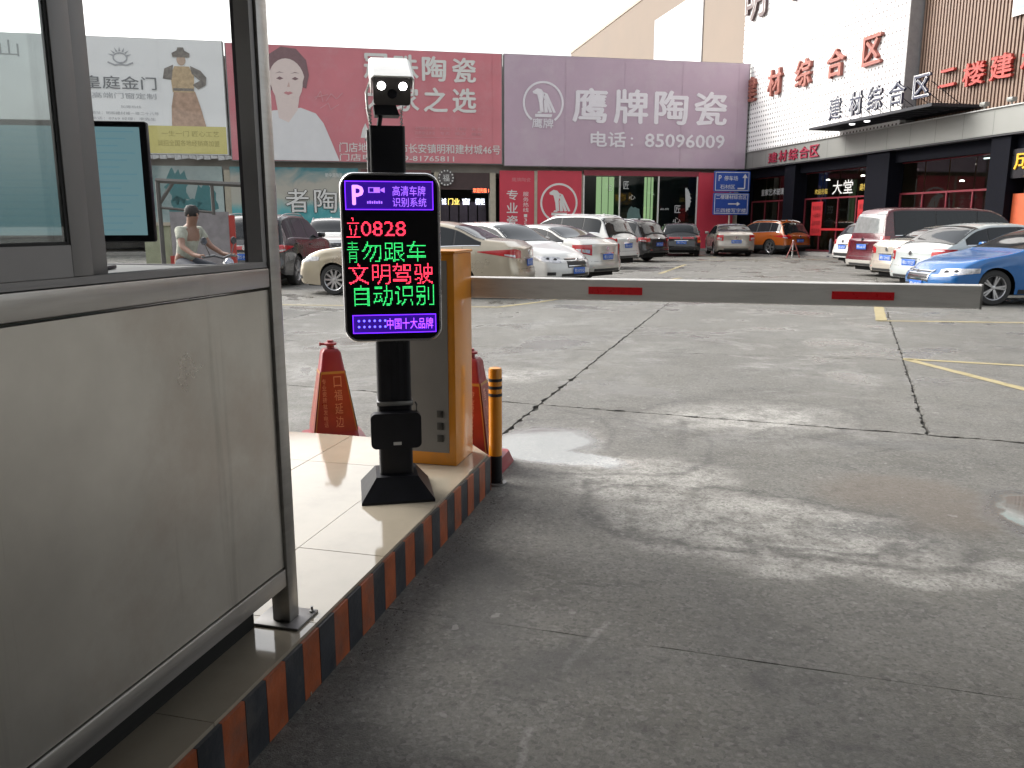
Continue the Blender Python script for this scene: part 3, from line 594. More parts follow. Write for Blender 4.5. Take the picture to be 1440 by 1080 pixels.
# ================================================================== CONES, BOLLARD
CR = mat('red_cone_plastic', (.21, .009, .016), .38, var=.12, scale=7, dirt=((.13, .02, .02), 5., .5)); CF = mat('red_cone_film', (.22, .016, .012), .3, var=.15, scale=10)
CY = mat('yellow_film', (.36, .17, .03), .4); CT = mat('faded_cone_print', (.50, .20, .11), .5)
def cone(wx, wy, rz, H, label, strong):
    e = empty('traffic_cone', WORLD, wx, wy, 0, label, 'traffic cone', 'red square traffic cones behind the island', rot=R(rz))
    m_ = MB(); m_.prism(rr_pts(-.22, .22, -.22, .22, .05, 4), 0, .07); m_.v = [(x * (1 - .12 * (z > .05)), y * (1 - .12 * (z > .05)), z) for x, y, z in m_.v]; part('base', m_, CR, e)
    def hw(z): return .150 - (z - .07) / (H - .13) * .092
    m_ = MB(); zs = [.07, H - .075, H - .055, H - .052]; ws = [hw(.07), hw(H - .075), hw(H - .055) - .012, .03]
    for z, q in zip(zs, ws): m_.v += [(x, y, z) for x, y in rr_pts(-q, q, -q, q, q * .22, 3)]
    n = 16
    for j in range(3):
        for i in range(n): m_.f.append((j * n + i, j * n + (i + 1) % n, (j + 1) * n + (i + 1) % n, (j + 1) * n + i))
    m_.f.append(tuple(range(3 * n, 4 * n))); part('body', m_, CR, e)
    m_ = MB(); m_.lathe([(.026, H - .052), (.024, H - .035), (.042, H - .03), (.042, H - .018), (.024, H - .012), (.02, H)], n=14); m_.tube([(-.035, 0, H - .024), (-.062, 0, H - .022)], .008, 8); m_.lathe([(.012, -.07), (.015, -.062)], 0, H - .022, 8, 'x'); part('filler_cap', m_, CR, e)
    za, zb = .12, H - .21
    for s_ in range(4):
        rot = Matrix.Rotation(s_ * math.pi / 2, 3, 'Z')
        def pf(x, z, d): q = hw(z) + .0015 + d; p = rot @ Vector((x, -q, z)); return tuple(p)
        m_ = MB(); m_.add([pf(-hw(za) * .90, za, 0), pf(hw(za) * .90, za, 0), pf(hw(zb) * .90, zb, 0), pf(-hw(zb) * .90, zb, 0)], [(0, 1, 2, 3)]); sl_ = part('printed_face', m_, CF, e, smooth=0)
        m_ = MB()
        for sg in (-1, 1): m_.add([pf(sg * hw(za) * .91, za, .001), pf(sg * hw(za) * .95, za, .001), pf(sg * hw(zb) * .96, zb, .001), pf(sg * hw(zb) * .90, zb, .001)], [(0, 1, 2, 3)])
        m_.add([pf(-hw(zb) * .95, zb, .0012), pf(hw(zb) * .95, zb, .0012), pf(hw(zb + .016) * .95, zb + .016, .0012), pf(-hw(zb + .016) * .95, zb + .016, .0012)], [(0, 1, 2, 3)]); part('yellow_edge', m_, CY, sl_, smooth=0)
        m_ = MB(); cs = '普水延边' if strong else '口福延边'; st = (zb - za - .03) / 4
        for i, c in enumerate(cs): z_ = zb - .012 - st * (i + 1); text_mb(c, -.055 if strong else .0, (-.055 if strong else .0) + .05, z_ + .012, z_ + st - .004, lambda x, z, d: pf(x, z, .0015), mb=m_)
        for i, c in enumerate('专业瓷砖批发电话'): z_ = zb - .03 - (zb - za - .06) / 8 * (i + 1); text_mb(c, .022 if strong else -.075, (.022 if strong else -.075) + .026, z_ + .005, z_ + (zb - za - .06) / 8, lambda x, z, d: pf(x, z, .0015), mb=m_)
        part('print', m_, CT if not strong else mat('pale_cone_print', (.55, .25, .18), .5), sl_, smooth=0)
cone(-1.19, 5.30, 20, .705, 'red square cone with yellow edged print behind the terminal', False)
cone(-.245, 4.80, -14, .725, 'red square cone partly hidden between orange cabinet and bollard', True)
bl = empty('bollard', WORLD, -.093, 4.46, 0, 'orange bollard with three black rings and black foot by the island corner', 'bollard', rot=0)
m_ = MB(); m_.lathe([(.037, .012), (.037, .17)], n=24); part('black_foot', m_, BLK, bl)
m_ = MB(); m_.lathe([(.0375, .17), (.0375, .655), (.034, .668), (.02, .672)], n=24); part('tube', m_, mat('bollard_orange', (.62, .24, .015), .25, coat=.3, var=.05), bl)
for z_ in (.51, .552, .594): m_ = MB(); m_.lathe([(.0382, z_), (.0382, z_ + .017)], n=24); part('black_ring', m_, RUB, bl)
m_ = MB(); m_.lathe([(.062, .0), (.062, .011)], n=20); bf = part('flange', m_, MATS['dull_steel'], bl)
for a in range(4):
    m_ = MB(); m_.lathe([(.008, .011), (.008, .02), (.004, .021), (.004, .034)], .05 * math.cos(R(45 + 90 * a)), .05 * math.sin(R(45 + 90 * a)), 8); part('bolt', m_, MATS['dull_steel'], bf)
# ================================================================== SHOP ROW AND BILLBOARDS (far side of the yard)
KF = 43.09
def px_(nm, a, b2, c, d, z0, z1, m, par, **kw): mm = MB(); mm.box(a, b2, c, d, z0, z1); return part(nm, mm, m, par, smooth=0, **kw)
WHITE_P = mat('white_print', (.66, .66, .64), .6, var=.04); CAN_R = mat('red_canvas', (.56, .19, .22), .6, var=.07, scale=.5, dirt=((.54, .27, .29), .8, .6), bump=.15, bscale=2.)
CAN_P = mat('mauve_canvas', (.46, .35, .43), .6, var=.05, scale=.4, dirt=((.52, .45, .49), .5, .6), bump=.12, bscale=2.)
CAN_W = mat('white_canvas', (.80, .81, .81), .6, var=.03, scale=.5, bump=.15, bscale=2.); CAN_Y = mat('yellow_canvas', (.60, .54, .20), .6, var=.05)
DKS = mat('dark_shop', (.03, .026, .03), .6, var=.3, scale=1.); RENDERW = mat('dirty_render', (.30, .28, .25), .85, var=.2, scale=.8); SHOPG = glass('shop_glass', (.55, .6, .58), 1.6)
CREAMW = mat('cream_pier', (.42, .38, .30), .7, var=.1); DREDF = mat('dark_red_frame', (.24, .03, .05), .5); STL = mat('billboard_steel', (.22, .22, .22), .6, metal=.5)
row = empty('shop_row', YARD, 2, KF, 0, 'long low shop row with red posters and glass fronts beneath the big billboards', 'shop building')
px_('upper_wall', -24, 21.4, KF + .35, KF + 10, 4.05, 9.2, RENDERW, row)
px_('roof', -24.2, 21.5, KF + .2, KF + 10.2, 9.2, 9.35, mat('roof_sheet_far', (.3, .3, .3), .7), row)
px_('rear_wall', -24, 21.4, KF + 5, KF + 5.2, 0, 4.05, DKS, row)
px_('plinth', -24, 21.6, KF - .9, KF + 5, 0, .12, mat('plinth_concrete', (.25, .24, .22), .8), row)
for a in (-24, -12, -5.75, 4.55, 7.45, 12.4, 21.1): px_('pier', a, a + .30, KF + .05, KF + .45, .121, 4.05, CREAMW, row)
def fput(x, z, d): return (x, KF - .012 - d, z)
# door bay s 4.85..7.45
px_('dark_lintel', 4.86, 7.44, KF + .1, KF + .3, 3.2, 4.05, mat('brown_lintel', (.06, .035, .035), .6), row)
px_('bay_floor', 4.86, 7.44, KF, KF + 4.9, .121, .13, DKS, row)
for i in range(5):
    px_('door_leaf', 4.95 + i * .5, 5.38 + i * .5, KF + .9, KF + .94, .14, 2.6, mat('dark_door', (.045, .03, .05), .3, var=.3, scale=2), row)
part('ticker_text', text_mb('欢迎光临 1', 6.55, 7.38, 3.05, 3.28, lambda x, z, d: (x, KF + .02 - d, z)), emis('red_ticker', (1, .12, .05), 3.), row, smooth=0)
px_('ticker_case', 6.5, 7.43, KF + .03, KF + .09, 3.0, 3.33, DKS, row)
for a, b2, s_, m in ((5.0, 5.25, '诚', emis('lit_white', (.8, .85, 1.), 1.6)), (5.35, 5.95, '门业', emis('lit_yellow', (.9, .7, .15), 1.2)), (6.1, 6.5, '窗', emis('lit_white', (.8, .85, 1.), 1.6)), (6.8, 7.3, '橱柜', emis('lit_white', (.8, .85, 1.), 1.6))):
    part('lit_sign', text_mb(s_, a, b2, 2.45, 2.78, lambda x, z, d: (x, KF + .86 - d, z), .03), m, row, smooth=0)
m_ = MB(); m_.lathe([(.42, KF - .05), (.42, KF + .05)], 5.15, 3.78, 28, 'y'); em = part('round_emblem', m_, mat('emblem_dark', (.08, .07, .07), .5), row)
m_ = MB()
for i in range(14): a = 2 * math.pi * i / 14; m_.box(5.15 + .36 * math.cos(a) - .035, 5.15 + .36 * math.cos(a) + .035, KF - .06, KF - .051, 3.78 + .36 * math.sin(a) - .035, 3.78 + .36 * math.sin(a) + .035)
text_mb('福', 4.98, 5.32, 3.6, 3.95, lambda x, z, d: (x, KF - .052 - d, z), mb=m_); part('emblem_print', m_, WHITE_P, em, kind='stuff', smooth=0)
# posters
def poster(a, b2, z0, z1, m, **kw): return px_('poster', a, b2, KF - .01, KF + .06, z0, z1, m, row, **kw)
RP = mat('red_poster', (.55, .045, .075), .45, var=.06, scale=1.)
p1 = poster(7.95, 9.80, .3, 4.18, RP, label='red poster with vertical white writing'); p2 = poster(9.98, 12.38, .3, 4.2, RP, label='red poster with round white bird emblem')
px_('joint_strip', 9.81, 9.97, KF + .0, KF + .05, .3, 4.18, CREAMW, row)
for i, c in enumerate('专业瓷砖'): part('poster_text', text_mb(c, 8.32, 8.92, 2.93 - i * .66 - .25, 2.93 - i * .66 + .28, fput, bold=.02), WHITE_P, p1, smooth=0)
for i, c in enumerate('服务热线'): part('poster_text', text_mb(c, 9.2, 9.5, 3.0 - i * .27 - .12, 3.0 - i * .27 + .1, fput), WHITE_P, p1, smooth=0)
for i, c in enumerate('13509009'): part('poster_text', text_mb(c, 9.25, 9.42, 1.88 - i * .22 - .08, 1.88 - i * .22 + .08, fput), WHITE_P, p1, smooth=0)
part('poster_text', text_mb('鹰牌陶瓷', 8.6, 9.6, 3.62, 3.83, fput), mat('pale_red_print', (.55, .2, .22), .5), p1, smooth=0)
def eagle(cx, cz, r, put, m, par, with_text=True):
    mm = MB(); n = 40
    for k in range(n):
        a0, a1 = 2 * math.pi * k / n, 2 * math.pi * (k + 1) / n
        if with_text and -2.2 < ((a0 + math.pi) % (2 * math.pi) - math.pi) < -.95: continue
        mm.add([put(cx + r * q * math.cos(a), cz + r * q * math.sin(a), 0) for a, q in ((a0, .90), (a1, .90), (a1, 1.), (a0, 1.))], [(3, 2, 1, 0)])
    part('emblem_ring', mm, m, par, smooth=0)
    mm = MB(); sh = lambda pts: mm.add([put(cx + x * r, cz + z * r, 0) for x, z in pts], [tuple(range(len(pts)))])
    sh([(-.52, .52), (-.30, .66), (-.1, .62), (.05, .45), (-.02, .1), (.02, -.42), (-.16, -.42), (-.2, .0), (-.3, .38), (-.5, .42)])
    sh([(.02, .5), (.2, .42), (.62, -.42), (.5, -.44)]); sh([(.0, .3), (.12, .38), (.44, -.42), (.3, -.44)]); sh([(.02, .1), (.1, .2), (.24, -.42), (.06, -.44)])
    sh([(-.4, -.5), (.45, -.5), (.4, -.64), (-.4, -.64)]); sh([(-.25, -.38), (-.08, -.38), (-.08, -.47), (-.3, -.47)])
    part('emblem_bird', mm, m, par, kind='stuff', smooth=0)
    if with_text: part('emblem_text', text_mb('鹰牌', cx - .55 * r, cx + .5 * r, cz - 1.15 * r, cz - .70 * r, put, bold=.02), m, par, smooth=0)
eagle(11.15, 2.55, 1.02, fput, WHITE_P, p2, False)
# glazed bay s 12.5..19
px_('bay_head', 12.5, 19.15, KF - .02, KF + .1, 3.98, 4.25, DREDF, row); px_('bay_base', 12.5, 19.15, KF - .04, KF + .1, .13, .95, DREDF, row)
px_('bay_floor', 12.75, 21.1, KF, KF + 4.9, .121, .13, mat('shop_floor', (.2, .2, .17), .3), row); px_('bay_wall', 12.8, 21.0, KF + 3.4, KF + 3.5, .13, 4.0, mat('green_shop_wall', (.10, .16, .11), .6, var=.3, scale=.6), row)
for a in (12.5, 14.50, 16.70, 18.93):
    m_ = MB(); m_.box(a - .03, a + .04, KF - .03, KF + .06, .951, 3.98); part('mullion', m_, mat('white_mullion', (.6, .6, .58), .5), row, smooth=0)
for a, b2 in ((12.545, 14.465), (14.545, 16.665), (16.745, 18.895)):
    g_ = MB(); g_.box(a, b2, KF + .01, KF + .02, .952, 3.978); part('pane', g_, SHOPG, row, smooth=0)
gl_ = emis('shop_glow', (.42, .55, .30), .9)
for a, b2 in ((13.2, 14.35), (15.95, 16.6)): 
    pl_ = px_('lit_wall_panel', a, b2, KF + .5, KF + .55, 1.3, 3.95, gl_, row)
    for i in range(3): px_('panel_bar', a + .05 + i * (b2 - a) / 3, a + .08 + i * (b2 - a) / 3, KF + .47, KF + .495, 1.3, 3.95, DKS, pl_)
for a, b2 in ((12.56, 13.2), (14.56, 15.9), (16.76, 18.88)): pp_ = px_('window_poster', a, b2, KF + .03, KF + .05, 1.0, 3.94, mat('dark_poster', (.018, .024, .026), .4), row)
tp = lambda x, z, d: (x, KF + .006 - d, z)
GP = mat('grey_print', (.5, .52, .52), .5)
for s_, a, b2, z0, z1 in (('匠', 14.72, 15.02, 3.3, 3.7), ('心', 15.05, 15.4, 2.75, 3.0), ('匠', 17.68, 18.02, 2.05, 2.45), ('心', 17.6, 18.05, 1.5, 1.8), ('匠心', 13.9, 14.1, 3.2, 3.5), ('精工品质瓷砖', 17.0, 18.4, 1.22, 1.34), ('品质', 16.85, 17.35, 2.2, 2.3)): part('window_print', text_mb(s_, a, b2, z0, z1, tp), GP, row, smooth=0)
def blob(cx, cz, rx, rz, put, n=22, wob=.12, a0=0, a1=360, seed=1):
    rd = random.Random(seed); pts = [put(cx + rx * (1 + rd.uniform(-wob, wob)) * math.cos(R(a0 + (a1 - a0) * i / n)), cz + rz * (1 + rd.uniform(-wob, wob)) * math.sin(R(a0 + (a1 - a0) * i / n)), 0) for i in range(n + (a1 - a0 < 360))]
    return pts
m_ = MB(); pts = blob(18.28, 2.75, .32, .62, tp, a0=-80, a1=95); m_.add(pts, [tuple(range(len(pts)))]); part('window_print', m_, GP, row, smooth=0)
m_ = MB(); pts = blob(15.35, 1.6, .42, .8, tp, seed=4); m_.add(pts, [tuple(range(len(pts)))]); part('window_print', m_, mat('teal_print', (.09, .16, .15), .5), row, smooth=0)
px_('red_pier', 18.98, 21.09, KF - .05, KF + .1, .13, 4.2, RP, row)
# shop fronts further to the side: teal ceramic shop banner
m_ = MB(); m_.box(-5.45, .72, KF - .01, KF + .06, .9, 4.2)
tb = bpy.data.materials.new('teal_banner'); tb.use_nodes = True; t = tb.node_tree; b = t.nodes['Principled BSDF']; tc = nd(t, 'ShaderNodeTexCoord'); sp_ = nd(t, 'ShaderNodeSeparateXYZ'); t.links.new(tc.outputs['Object'], sp_.inputs[0])
nz = nd(t, 'ShaderNodeTexNoise', Scale=.9, Detail=8., Distortion=1.2); t.links.new(tc.outputs['Object'], nz.inputs['Vector']); ad = nd(t, 'ShaderNodeMath', operation='MULTIPLY_ADD'); ad.inputs[1].default_value = 1.6; t.links.new(nz.outputs[0], ad.inputs[0]); t.links.new(sp_.outputs[2], ad.inputs[2])
cr = nd(t, 'ShaderNodeValToRGB'); mr = nd(t, 'ShaderNodeMapRange'); mr.inputs[1].default_value = 1.; mr.inputs[2].default_value = 6.; t.links.new(ad.outputs[0], mr.inputs[0]); t.links.new(mr.outputs[0], cr.inputs[0]); t.links.new(cr.outputs[0], b.inputs['Base Color'])
e = cr.color_ramp.elements; e[0].color = (.015, .09, .10, 1); e[0].position = .1; e[1].color = (.06, .09, .10, 1); e[1].position = .92
for p, c in ((.27, (.03, .30, .33)), (.38, (.12, .38, .40)), (.48, (.42, .42, .36)), (.66, (.40, .38, .33)), (.8, (.06, .22, .25))): q = e.new(p); q.color = (*c, 1)
b.inputs['Roughness'].default_value = .5
tban = part('banner', m_, tb, row, label='teal and white shop banner', smooth=0)
for i, c in enumerate('者陶瓷'):
    a = -2.9 + i * 1.38
    part('banner_text', text_mb(c, a, a + 1.18, 1.98, 3.2, fput, .04, bold=.045), mat('banner_outline', (.02, .02, .02), .5), tban, smooth=0)
    part('banner_text', text_mb(c, a + .03, a + 1.15, 2.01, 3.17, lambda x, z, d: (x, KF - .056 - d, z), bold=.012), WHITE_P, tban, smooth=0)
part('banner_text', text_mb('地砖 外墙砖 抛光砖 仿古砖 工程批发', -2.9, .5, 1.25, 1.52, fput), mat('banner_outline', (0, 0, 0)), tban, smooth=0)
part('banner_text', text_mb('新中源陶瓷 专卖店', -.9, .5, 3.75, 3.95, fput), WHITE_P, tban, smooth=0)
pb = px_('poster', .85, 4.4, KF - .01, KF + .06, .3, 4.15, mat('brown_poster', (.12, .05, .05), .5, var=.3, scale=.5), row)
m_ = MB(); m_.box(-23.7, -5.8, KF - .01, KF + .06, .9, 4.2); tban2 = part('banner', m_, mat('pale_teal_banner', (.30, .36, .35), .5, var=.35, scale=.35, dirt=((.06, .16, .17), .5, .9)), row, smooth=0)
m_ = MB(); rnd = random.Random(4)
for cx, cz, rx, rz, sd_ in ((-7.9, 3.2, .5, .9, 1), (-7.6, 2.1, .8, .6, 2), (-6.6, 2.6, .5, .8, 3)):
    pts = blob(cx, cz, rx, rz, fput, wob=.3, seed=sd_); m_.add(pts, [tuple(range(len(pts)))])
part('banner_print', m_, mat('teal_figure', (.05, .17, .18), .5), tban2, kind='stuff', smooth=0)

def billboard(name, s0, s1, z0, z1, cm, label, par_label=None):
    e = empty('billboard', YARD, (s0 + s1) / 2, KF - .25, z0, label, 'billboard'); kb = KF - .22
    nx = max(2, round((s1 - s0) / .35)); nz = 12; m_ = MB(); rd = random.Random(int(s0 * 10) + 50)
    dep = [[.012 * math.sin(i * .9 + j * .3 + s0) + rd.uniform(-.006, .006) for i in range(nx + 1)] for j in range(nz + 1)]
    for j in range(nz + 1):
        for i in range(nx + 1): m_.v.append((s0 + (s1 - s0) * i / nx, kb - .02 + (0 if i in (0, nx) or j in (0, nz) else dep[j][i] * .5), z0 + (z1 - z0) * j / nz))
    m_.f = [(j * (nx + 1) + i, j * (nx + 1) + i + 1, (j + 1) * (nx + 1) + i + 1, (j + 1) * (nx + 1) + i) for j in range(nz) for i in range(nx)]
    cv = part('canvas', m_, cm, e, smooth=80)
    m_ = MB(); m_.box(s0 - .04, s1 + .04, kb, kb + .2, z0 - .04, z0 + .04); m_.box(s0 - .04, s1 + .04, kb, kb + .2, z1 - .04, z1 + .02); m_.box(s0 - .05, s0, kb - .02, kb + .2, z0, z1); m_.box(s1, s1 + .05, kb - .02, kb + .2, z0, z1); part('frame', m_, STL, e, smooth=0)
    for i in range(1, int((s1 - s0) / 3.2) + 1):
        m2 = MB(); x = s0 + i * 3.2; m2.box(x - .012, x + .012, kb - .036, kb - .030, z0 + .02, z1 - .02); part('canvas_seam', m2, cm, cv, smooth=0)
    for i in range(int((s1 - s0) / 2.2) + 1):
        x = s0 + .5 + i * 2.2; m2 = MB(); m2.bar((x, kb + .2, z0 + .3), (x, kb + .56, z0 + .3), .03); m2.bar((x, kb + .2, z1 - .3), (x, kb + .58, z1 - .9), .03); part('bracket', m2, STL, e)
    return e, cv
bp_ = lambda x, z, d: (x, KF - .262 - d, z)
# mauve billboard
e, cv = billboard('', 8.17, 21.55, 4.42, 9.86, CAN_P, 'wide mauve billboard with round bird emblem and white telephone number')
WPB = mat('mauve_white_print', (.72, .70, .74), .6, var=.03)
for i, c in enumerate('鹰牌陶瓷'):
    a = 11.75 + i * 2.24; part('big_letter', text_mb(c, a, a + 1.9, 6.62, 8.38, bp_, .0, bold=.035), WPB, cv, smooth=0)
part('phone_text', text_mb('电话', 12.75, 14.7, 5.42, 6.22, bp_, bold=.03), WPB, cv, smooth=0)
part('phone_text', text_mb('：', 14.95, 15.1, 5.5, 5.95, bp_, bold=.03), WPB, cv, smooth=0)
part('phone_number', text_mb('85096009', 15.75, 20.3, 5.45, 6.17, bp_, bold=.035), WPB, cv, smooth=0)
eagle(10.2, 7.55, 1.08, bp_, WPB, cv)
# red billboard
e, cv = billboard('', -5.25, 8.02, 4.5, 9.84, CAN_R, 'wide red billboard with a woman in white and large white characters')
for s_, a, z in (('冠', 1.15, 8.45), ('珠', 2.62, 8.45), ('陶', 4.0, 8.42), ('瓷', 5.5, 8.40), ('大', 1.15, 6.95), ('家', 2.62, 6.95), ('之', 4.05, 6.95), ('选', 5.5, 6.95)):
    part('big_letter', text_mb(s_, a, a + 1.22, z, z + 1.2, bp_, bold=.035), WHITE_P, cv, smooth=0)
part('address_text', text_mb('门店地址:东莞市长安镇明和建材城46号', -.15, 7.95, 4.95, 5.42, bp_, bold=.012), WHITE_P, cv, smooth=0)
part('address_text', text_mb('门店电话:0769-81765811', -.15, 5.55, 4.54, 4.88, bp_, bold=.012), WHITE_P, cv, smooth=0)
PR = mat('pale_red_print2', (.58, .30, .32), .6)
for i, (a, b2) in enumerate(((3.6, 4.6), (4.85, 5.35), (5.6, 6.2), (6.45, 7.0))):
    part('small_text', text_mb(('全国服务热线', '精品店', '工程部', '售 后')[i], a, b2, 6.1, 6.25, bp_), PR, cv, smooth=0); part('small_text', text_mb(('品质保证承诺', '专卖', '批发', '服务')[i], a, b2, 5.87, 6.02, bp_), PR, cv, smooth=0)
px_('small_rule', 3.6, 7.0, KF - .264, KF - .262, 5.72, 5.74, PR, cv)
m_ = MB()
for pts in ([(.9, 5.65), (1.35, 5.65), (1.28, 6.05), (1.15, 6.35), (1.0, 6.05)], [(1.5, 5.65), (1.75, 5.65), (1.7, 6.25), (1.55, 6.25)]): m_.add([bp_(x, z, 0) for x, z in pts], [tuple(range(len(pts)))])
part('small_crest', m_, WHITE_P, cv, kind='stuff', smooth=0)
# the printed woman: shirt, neck, face, hair, features
def shape(nm, pts, m, par, lift=0): mm = MB(); mm.add([bp_(x, z, lift) for x, z in pts], [tuple(range(len(pts)))]); return part(nm, mm, m, par, smooth=0)
SK = mat('printed_skin', (.66, .56, .53), .6, var=.03); HR = mat('printed_hair', (.20, .12, .13), .6); SH = mat('printed_shirt', (.66, .66, .67), .6, var=.03, scale=2)
_sh = shape
def shape(nm, pts, m, par, lift=0): return _sh(nm, [(x + .38, z) for x, z in pts], m, par, lift)
shape('printed_shirt', [(-4.7, 4.52), (.05 - .6, 4.52), (-.85, 5.3), (-1.25, 6.3), (-1.6, 6.75), (-2.3, 7.0), (-2.9, 6.9), (-3.6, 6.85), (-4.3, 6.6), (-4.7, 5.5)], SH, cv)
shape('printed_neck', [(-3.35, 6.5), (-2.9, 6.3), (-2.45, 6.9), (-2.3, 7.7), (-3.5, 7.7)], SK, cv, .002)
shape('printed_hair', [(-3.9, 7.6), (-3.95, 8.6), (-3.7, 9.4), (-3.1, 9.78), (-2.4, 9.7), (-1.95, 9.2), (-1.85, 8.5), (-2.0, 7.9), (-3.0, 8.2)], HR, cv, .003)
fc = [(-2.9 + .85 * math.cos(a) * (1 if math.sin(a) > 0 else .88), 8.2 + (1.05 if math.sin(a) > 0 else 1.05) * math.sin(a)) for a in [2 * math.pi * i / 28 for i in range(28)]]
shape('printed_face', fc, SK, cv, .005)
for ex in (-3.22, -2.5):
    shape('printed_eye', [(ex - .17, 8.32), (ex, 8.26), (ex + .17, 8.33), (ex, 8.42)], HR, cv, .007); shape('printed_brow', [(ex - .22, 8.55), (ex, 8.64), (ex + .22, 8.58), (ex, 8.60)], HR, cv, .007)
shape('printed_nose', [(-2.9, 7.95), (-2.76, 7.95), (-2.80, 8.2)], mat('skin_shade', (.55, .38, .34), .6), cv, .007)
shape('printed_lips', [(-3.08, 7.66), (-2.86, 7.57), (-2.62, 7.67), (-2.78, 7.74), (-2.86, 7.71), (-2.95, 7.74)], mat('printed_lip', (.50, .22, .23), .5), cv, .007)
shape = _sh
m_ = MB(); rd = random.Random(9)
def stroke(mb, pts, wd, put):
    for (a, b2) in zip(pts, pts[1:]):
        d = (Vector(b2) - Vector(a)); n = Vector((-d.y, d.x)).normalized() * wd; mb.add([put(a[0] - n.x, a[1] - n.y, 0), put(b2[0] - n.x, b2[1] - n.y, 0), put(b2[0] + n.x, b2[1] + n.y, 0), put(a[0] + n.x, a[1] + n.y, 0)], [(0, 1, 2, 3)])
for l in ([(-1.2, 7.4), (-.95, 7.8), (-.85, 7.3)], [(-1.25, 7.5), (-.6, 7.65)], [(-.7, 7.35), (-.45, 7.7), (-.2, 7.45), (.1, 7.75)], [(-1.0, 7.0), (-.6, 7.25), (-.5, 6.95), (-.1, 7.2)]): stroke(m_, l, .018, bp_)
part('signature', m_, PR, cv, kind='stuff', smooth=0)
# white billboard
e, cv = billboard('', -17.9, -5.42, 4.72, 9.9, CAN_W, 'white billboard with a costumed guardian figure above a yellow strip')
sh_ = [(-17.85, 4.76), (-5.46, 4.76), (-5.46, 6.02), (-17.85, 6.02)]; shape('yellow_strip', sh_, CAN_Y, cv)
GT = mat('grey_title', (.20, .21, .22), .6)
part('big_letter', text_mb('皇庭金门', -11.6, -8.45, 7.62, 8.2, bp_, bold=.01), GT, cv, smooth=0)
LG = mat('light_grey_print', (.40, .41, .43), .6); part('small_text', text_mb('高端门窗定制', -11.3, -8.5, 7.2, 7.46, bp_), LG, cv, smooth=0)
part('small_text', text_mb('加盟热线', -10.1, -9.2, 6.78, 6.9, bp_), LG, cv, smooth=0); part('small_text', text_mb('地址：明和建材城一楼二十八号', -11.4, -8.45, 6.48, 6.62, bp_), LG, cv, smooth=0); part('small_text', text_mb('电话：0769 经理：李先生', -11.4, -8.6, 6.24, 6.37, bp_), LG, cv, smooth=0)
part('small_text', text_mb('一生一门 匠心工艺', -8.4, -5.8, 5.55, 5.8, bp_.__call__ if False else (lambda x, z, d: (x, KF - .265, z))), mat('olive_print', (.33, .28, .08), .6), cv, smooth=0)
part('small_text', text_mb('诚招全国各地经销商加盟', -8.6, -5.8, 5.1, 5.38, lambda x, z, d: (x, KF - .265, z)), mat('olive_print', (0, 0, 0)), cv, smooth=0)
part('big_letter', text_mb('山', -15.0, -14.2, 8.9, 9.6, bp_), GT, cv, smooth=0)
m_ = MB()
for i in range(7):
    a = R(20 + 140 * i / 6); m_.add([bp_(-9.95 + q * math.cos(a + o), 9.0 + q * .9 * math.sin(a + o), 0) for q, o in ((.32, -.14), (.55, 0), (.32, .14))], [(0, 1, 2)])
stroke(m_, [(-10.5, 8.8), (-10.2, 8.68), (-9.95, 8.72), (-9.7, 8.68), (-9.4, 8.8)], .035, bp_); stroke(m_, [(-9.95 + .3 * math.cos(a), 9.0 + .22 * math.sin(a)) for a in [i * .52 for i in range(13)]], .03, bp_)
part('printed_crest', m_, LG, cv, kind='stuff', smooth=0)
RB = mat('printed_robe', (.44, .30, .22), .6, var=.25, scale=4); AR = mat('printed_armour', (.22, .20, .18), .6, var=.4, scale=6)
shape('printed_robe', [(-7.9, 6.02), (-6.35, 6.02), (-6.55, 6.9), (-6.75, 7.6), (-7.7, 7.6), (-7.85, 6.9)], RB, cv)
shape('printed_tunic', [(-7.75, 7.55), (-6.8, 7.55), (-6.75, 8.3), (-6.95, 8.72), (-7.6, 8.72), (-7.8, 8.3)], mat('printed_gold_tunic', (.50, .38, .24), .6, var=.25, scale=5), cv, .002)
for pts in ([(-7.75, 8.1), (-8.15, 8.15), (-8.05, 8.6), (-7.65, 8.78)], [(-6.9, 8.75), (-6.45, 8.55), (-6.2, 8.25), (-6.25, 7.9), (-6.6, 7.7), (-6.85, 7.9), (-6.5, 8.1), (-6.85, 8.4)], [(-7.72, 7.62), (-6.8, 7.62), (-6.8, 7.74), (-7.72, 7.74)]): shape('printed_armour', pts, AR, cv, .004)
shape('printed_head', [(-7.28 + .2 * math.cos(i * .45), 9.0 + .25 * math.sin(i * .45)) for i in range(14)], mat('printed_face_tan', (.50, .38, .30), .6), cv, .003)
shape('printed_hat', [(-7.65, 9.12), (-6.9, 9.12), (-6.88, 9.3), (-7.1, 9.42), (-7.15, 9.56), (-7.4, 9.56), (-7.45, 9.42), (-7.68, 9.3)], AR, cv, .005)
m_ = MB(); 
for i in range(38):
    x = -17.8 + i * .33; m_.add([(x, KF - .27, 4.70), (x + .30, KF - .27, 4.68), (x + .32, KF - .26, 4.5 + .05 * (i % 2)), (x + .02, KF - .26, 4.46 + .04 * (i % 3))], [(0, 1, 2, 3)])
part('torn_fringe', m_, mat('torn_vinyl', (.5, .5, .5), .6, var=.3), cv, kind='stuff', smooth=0)

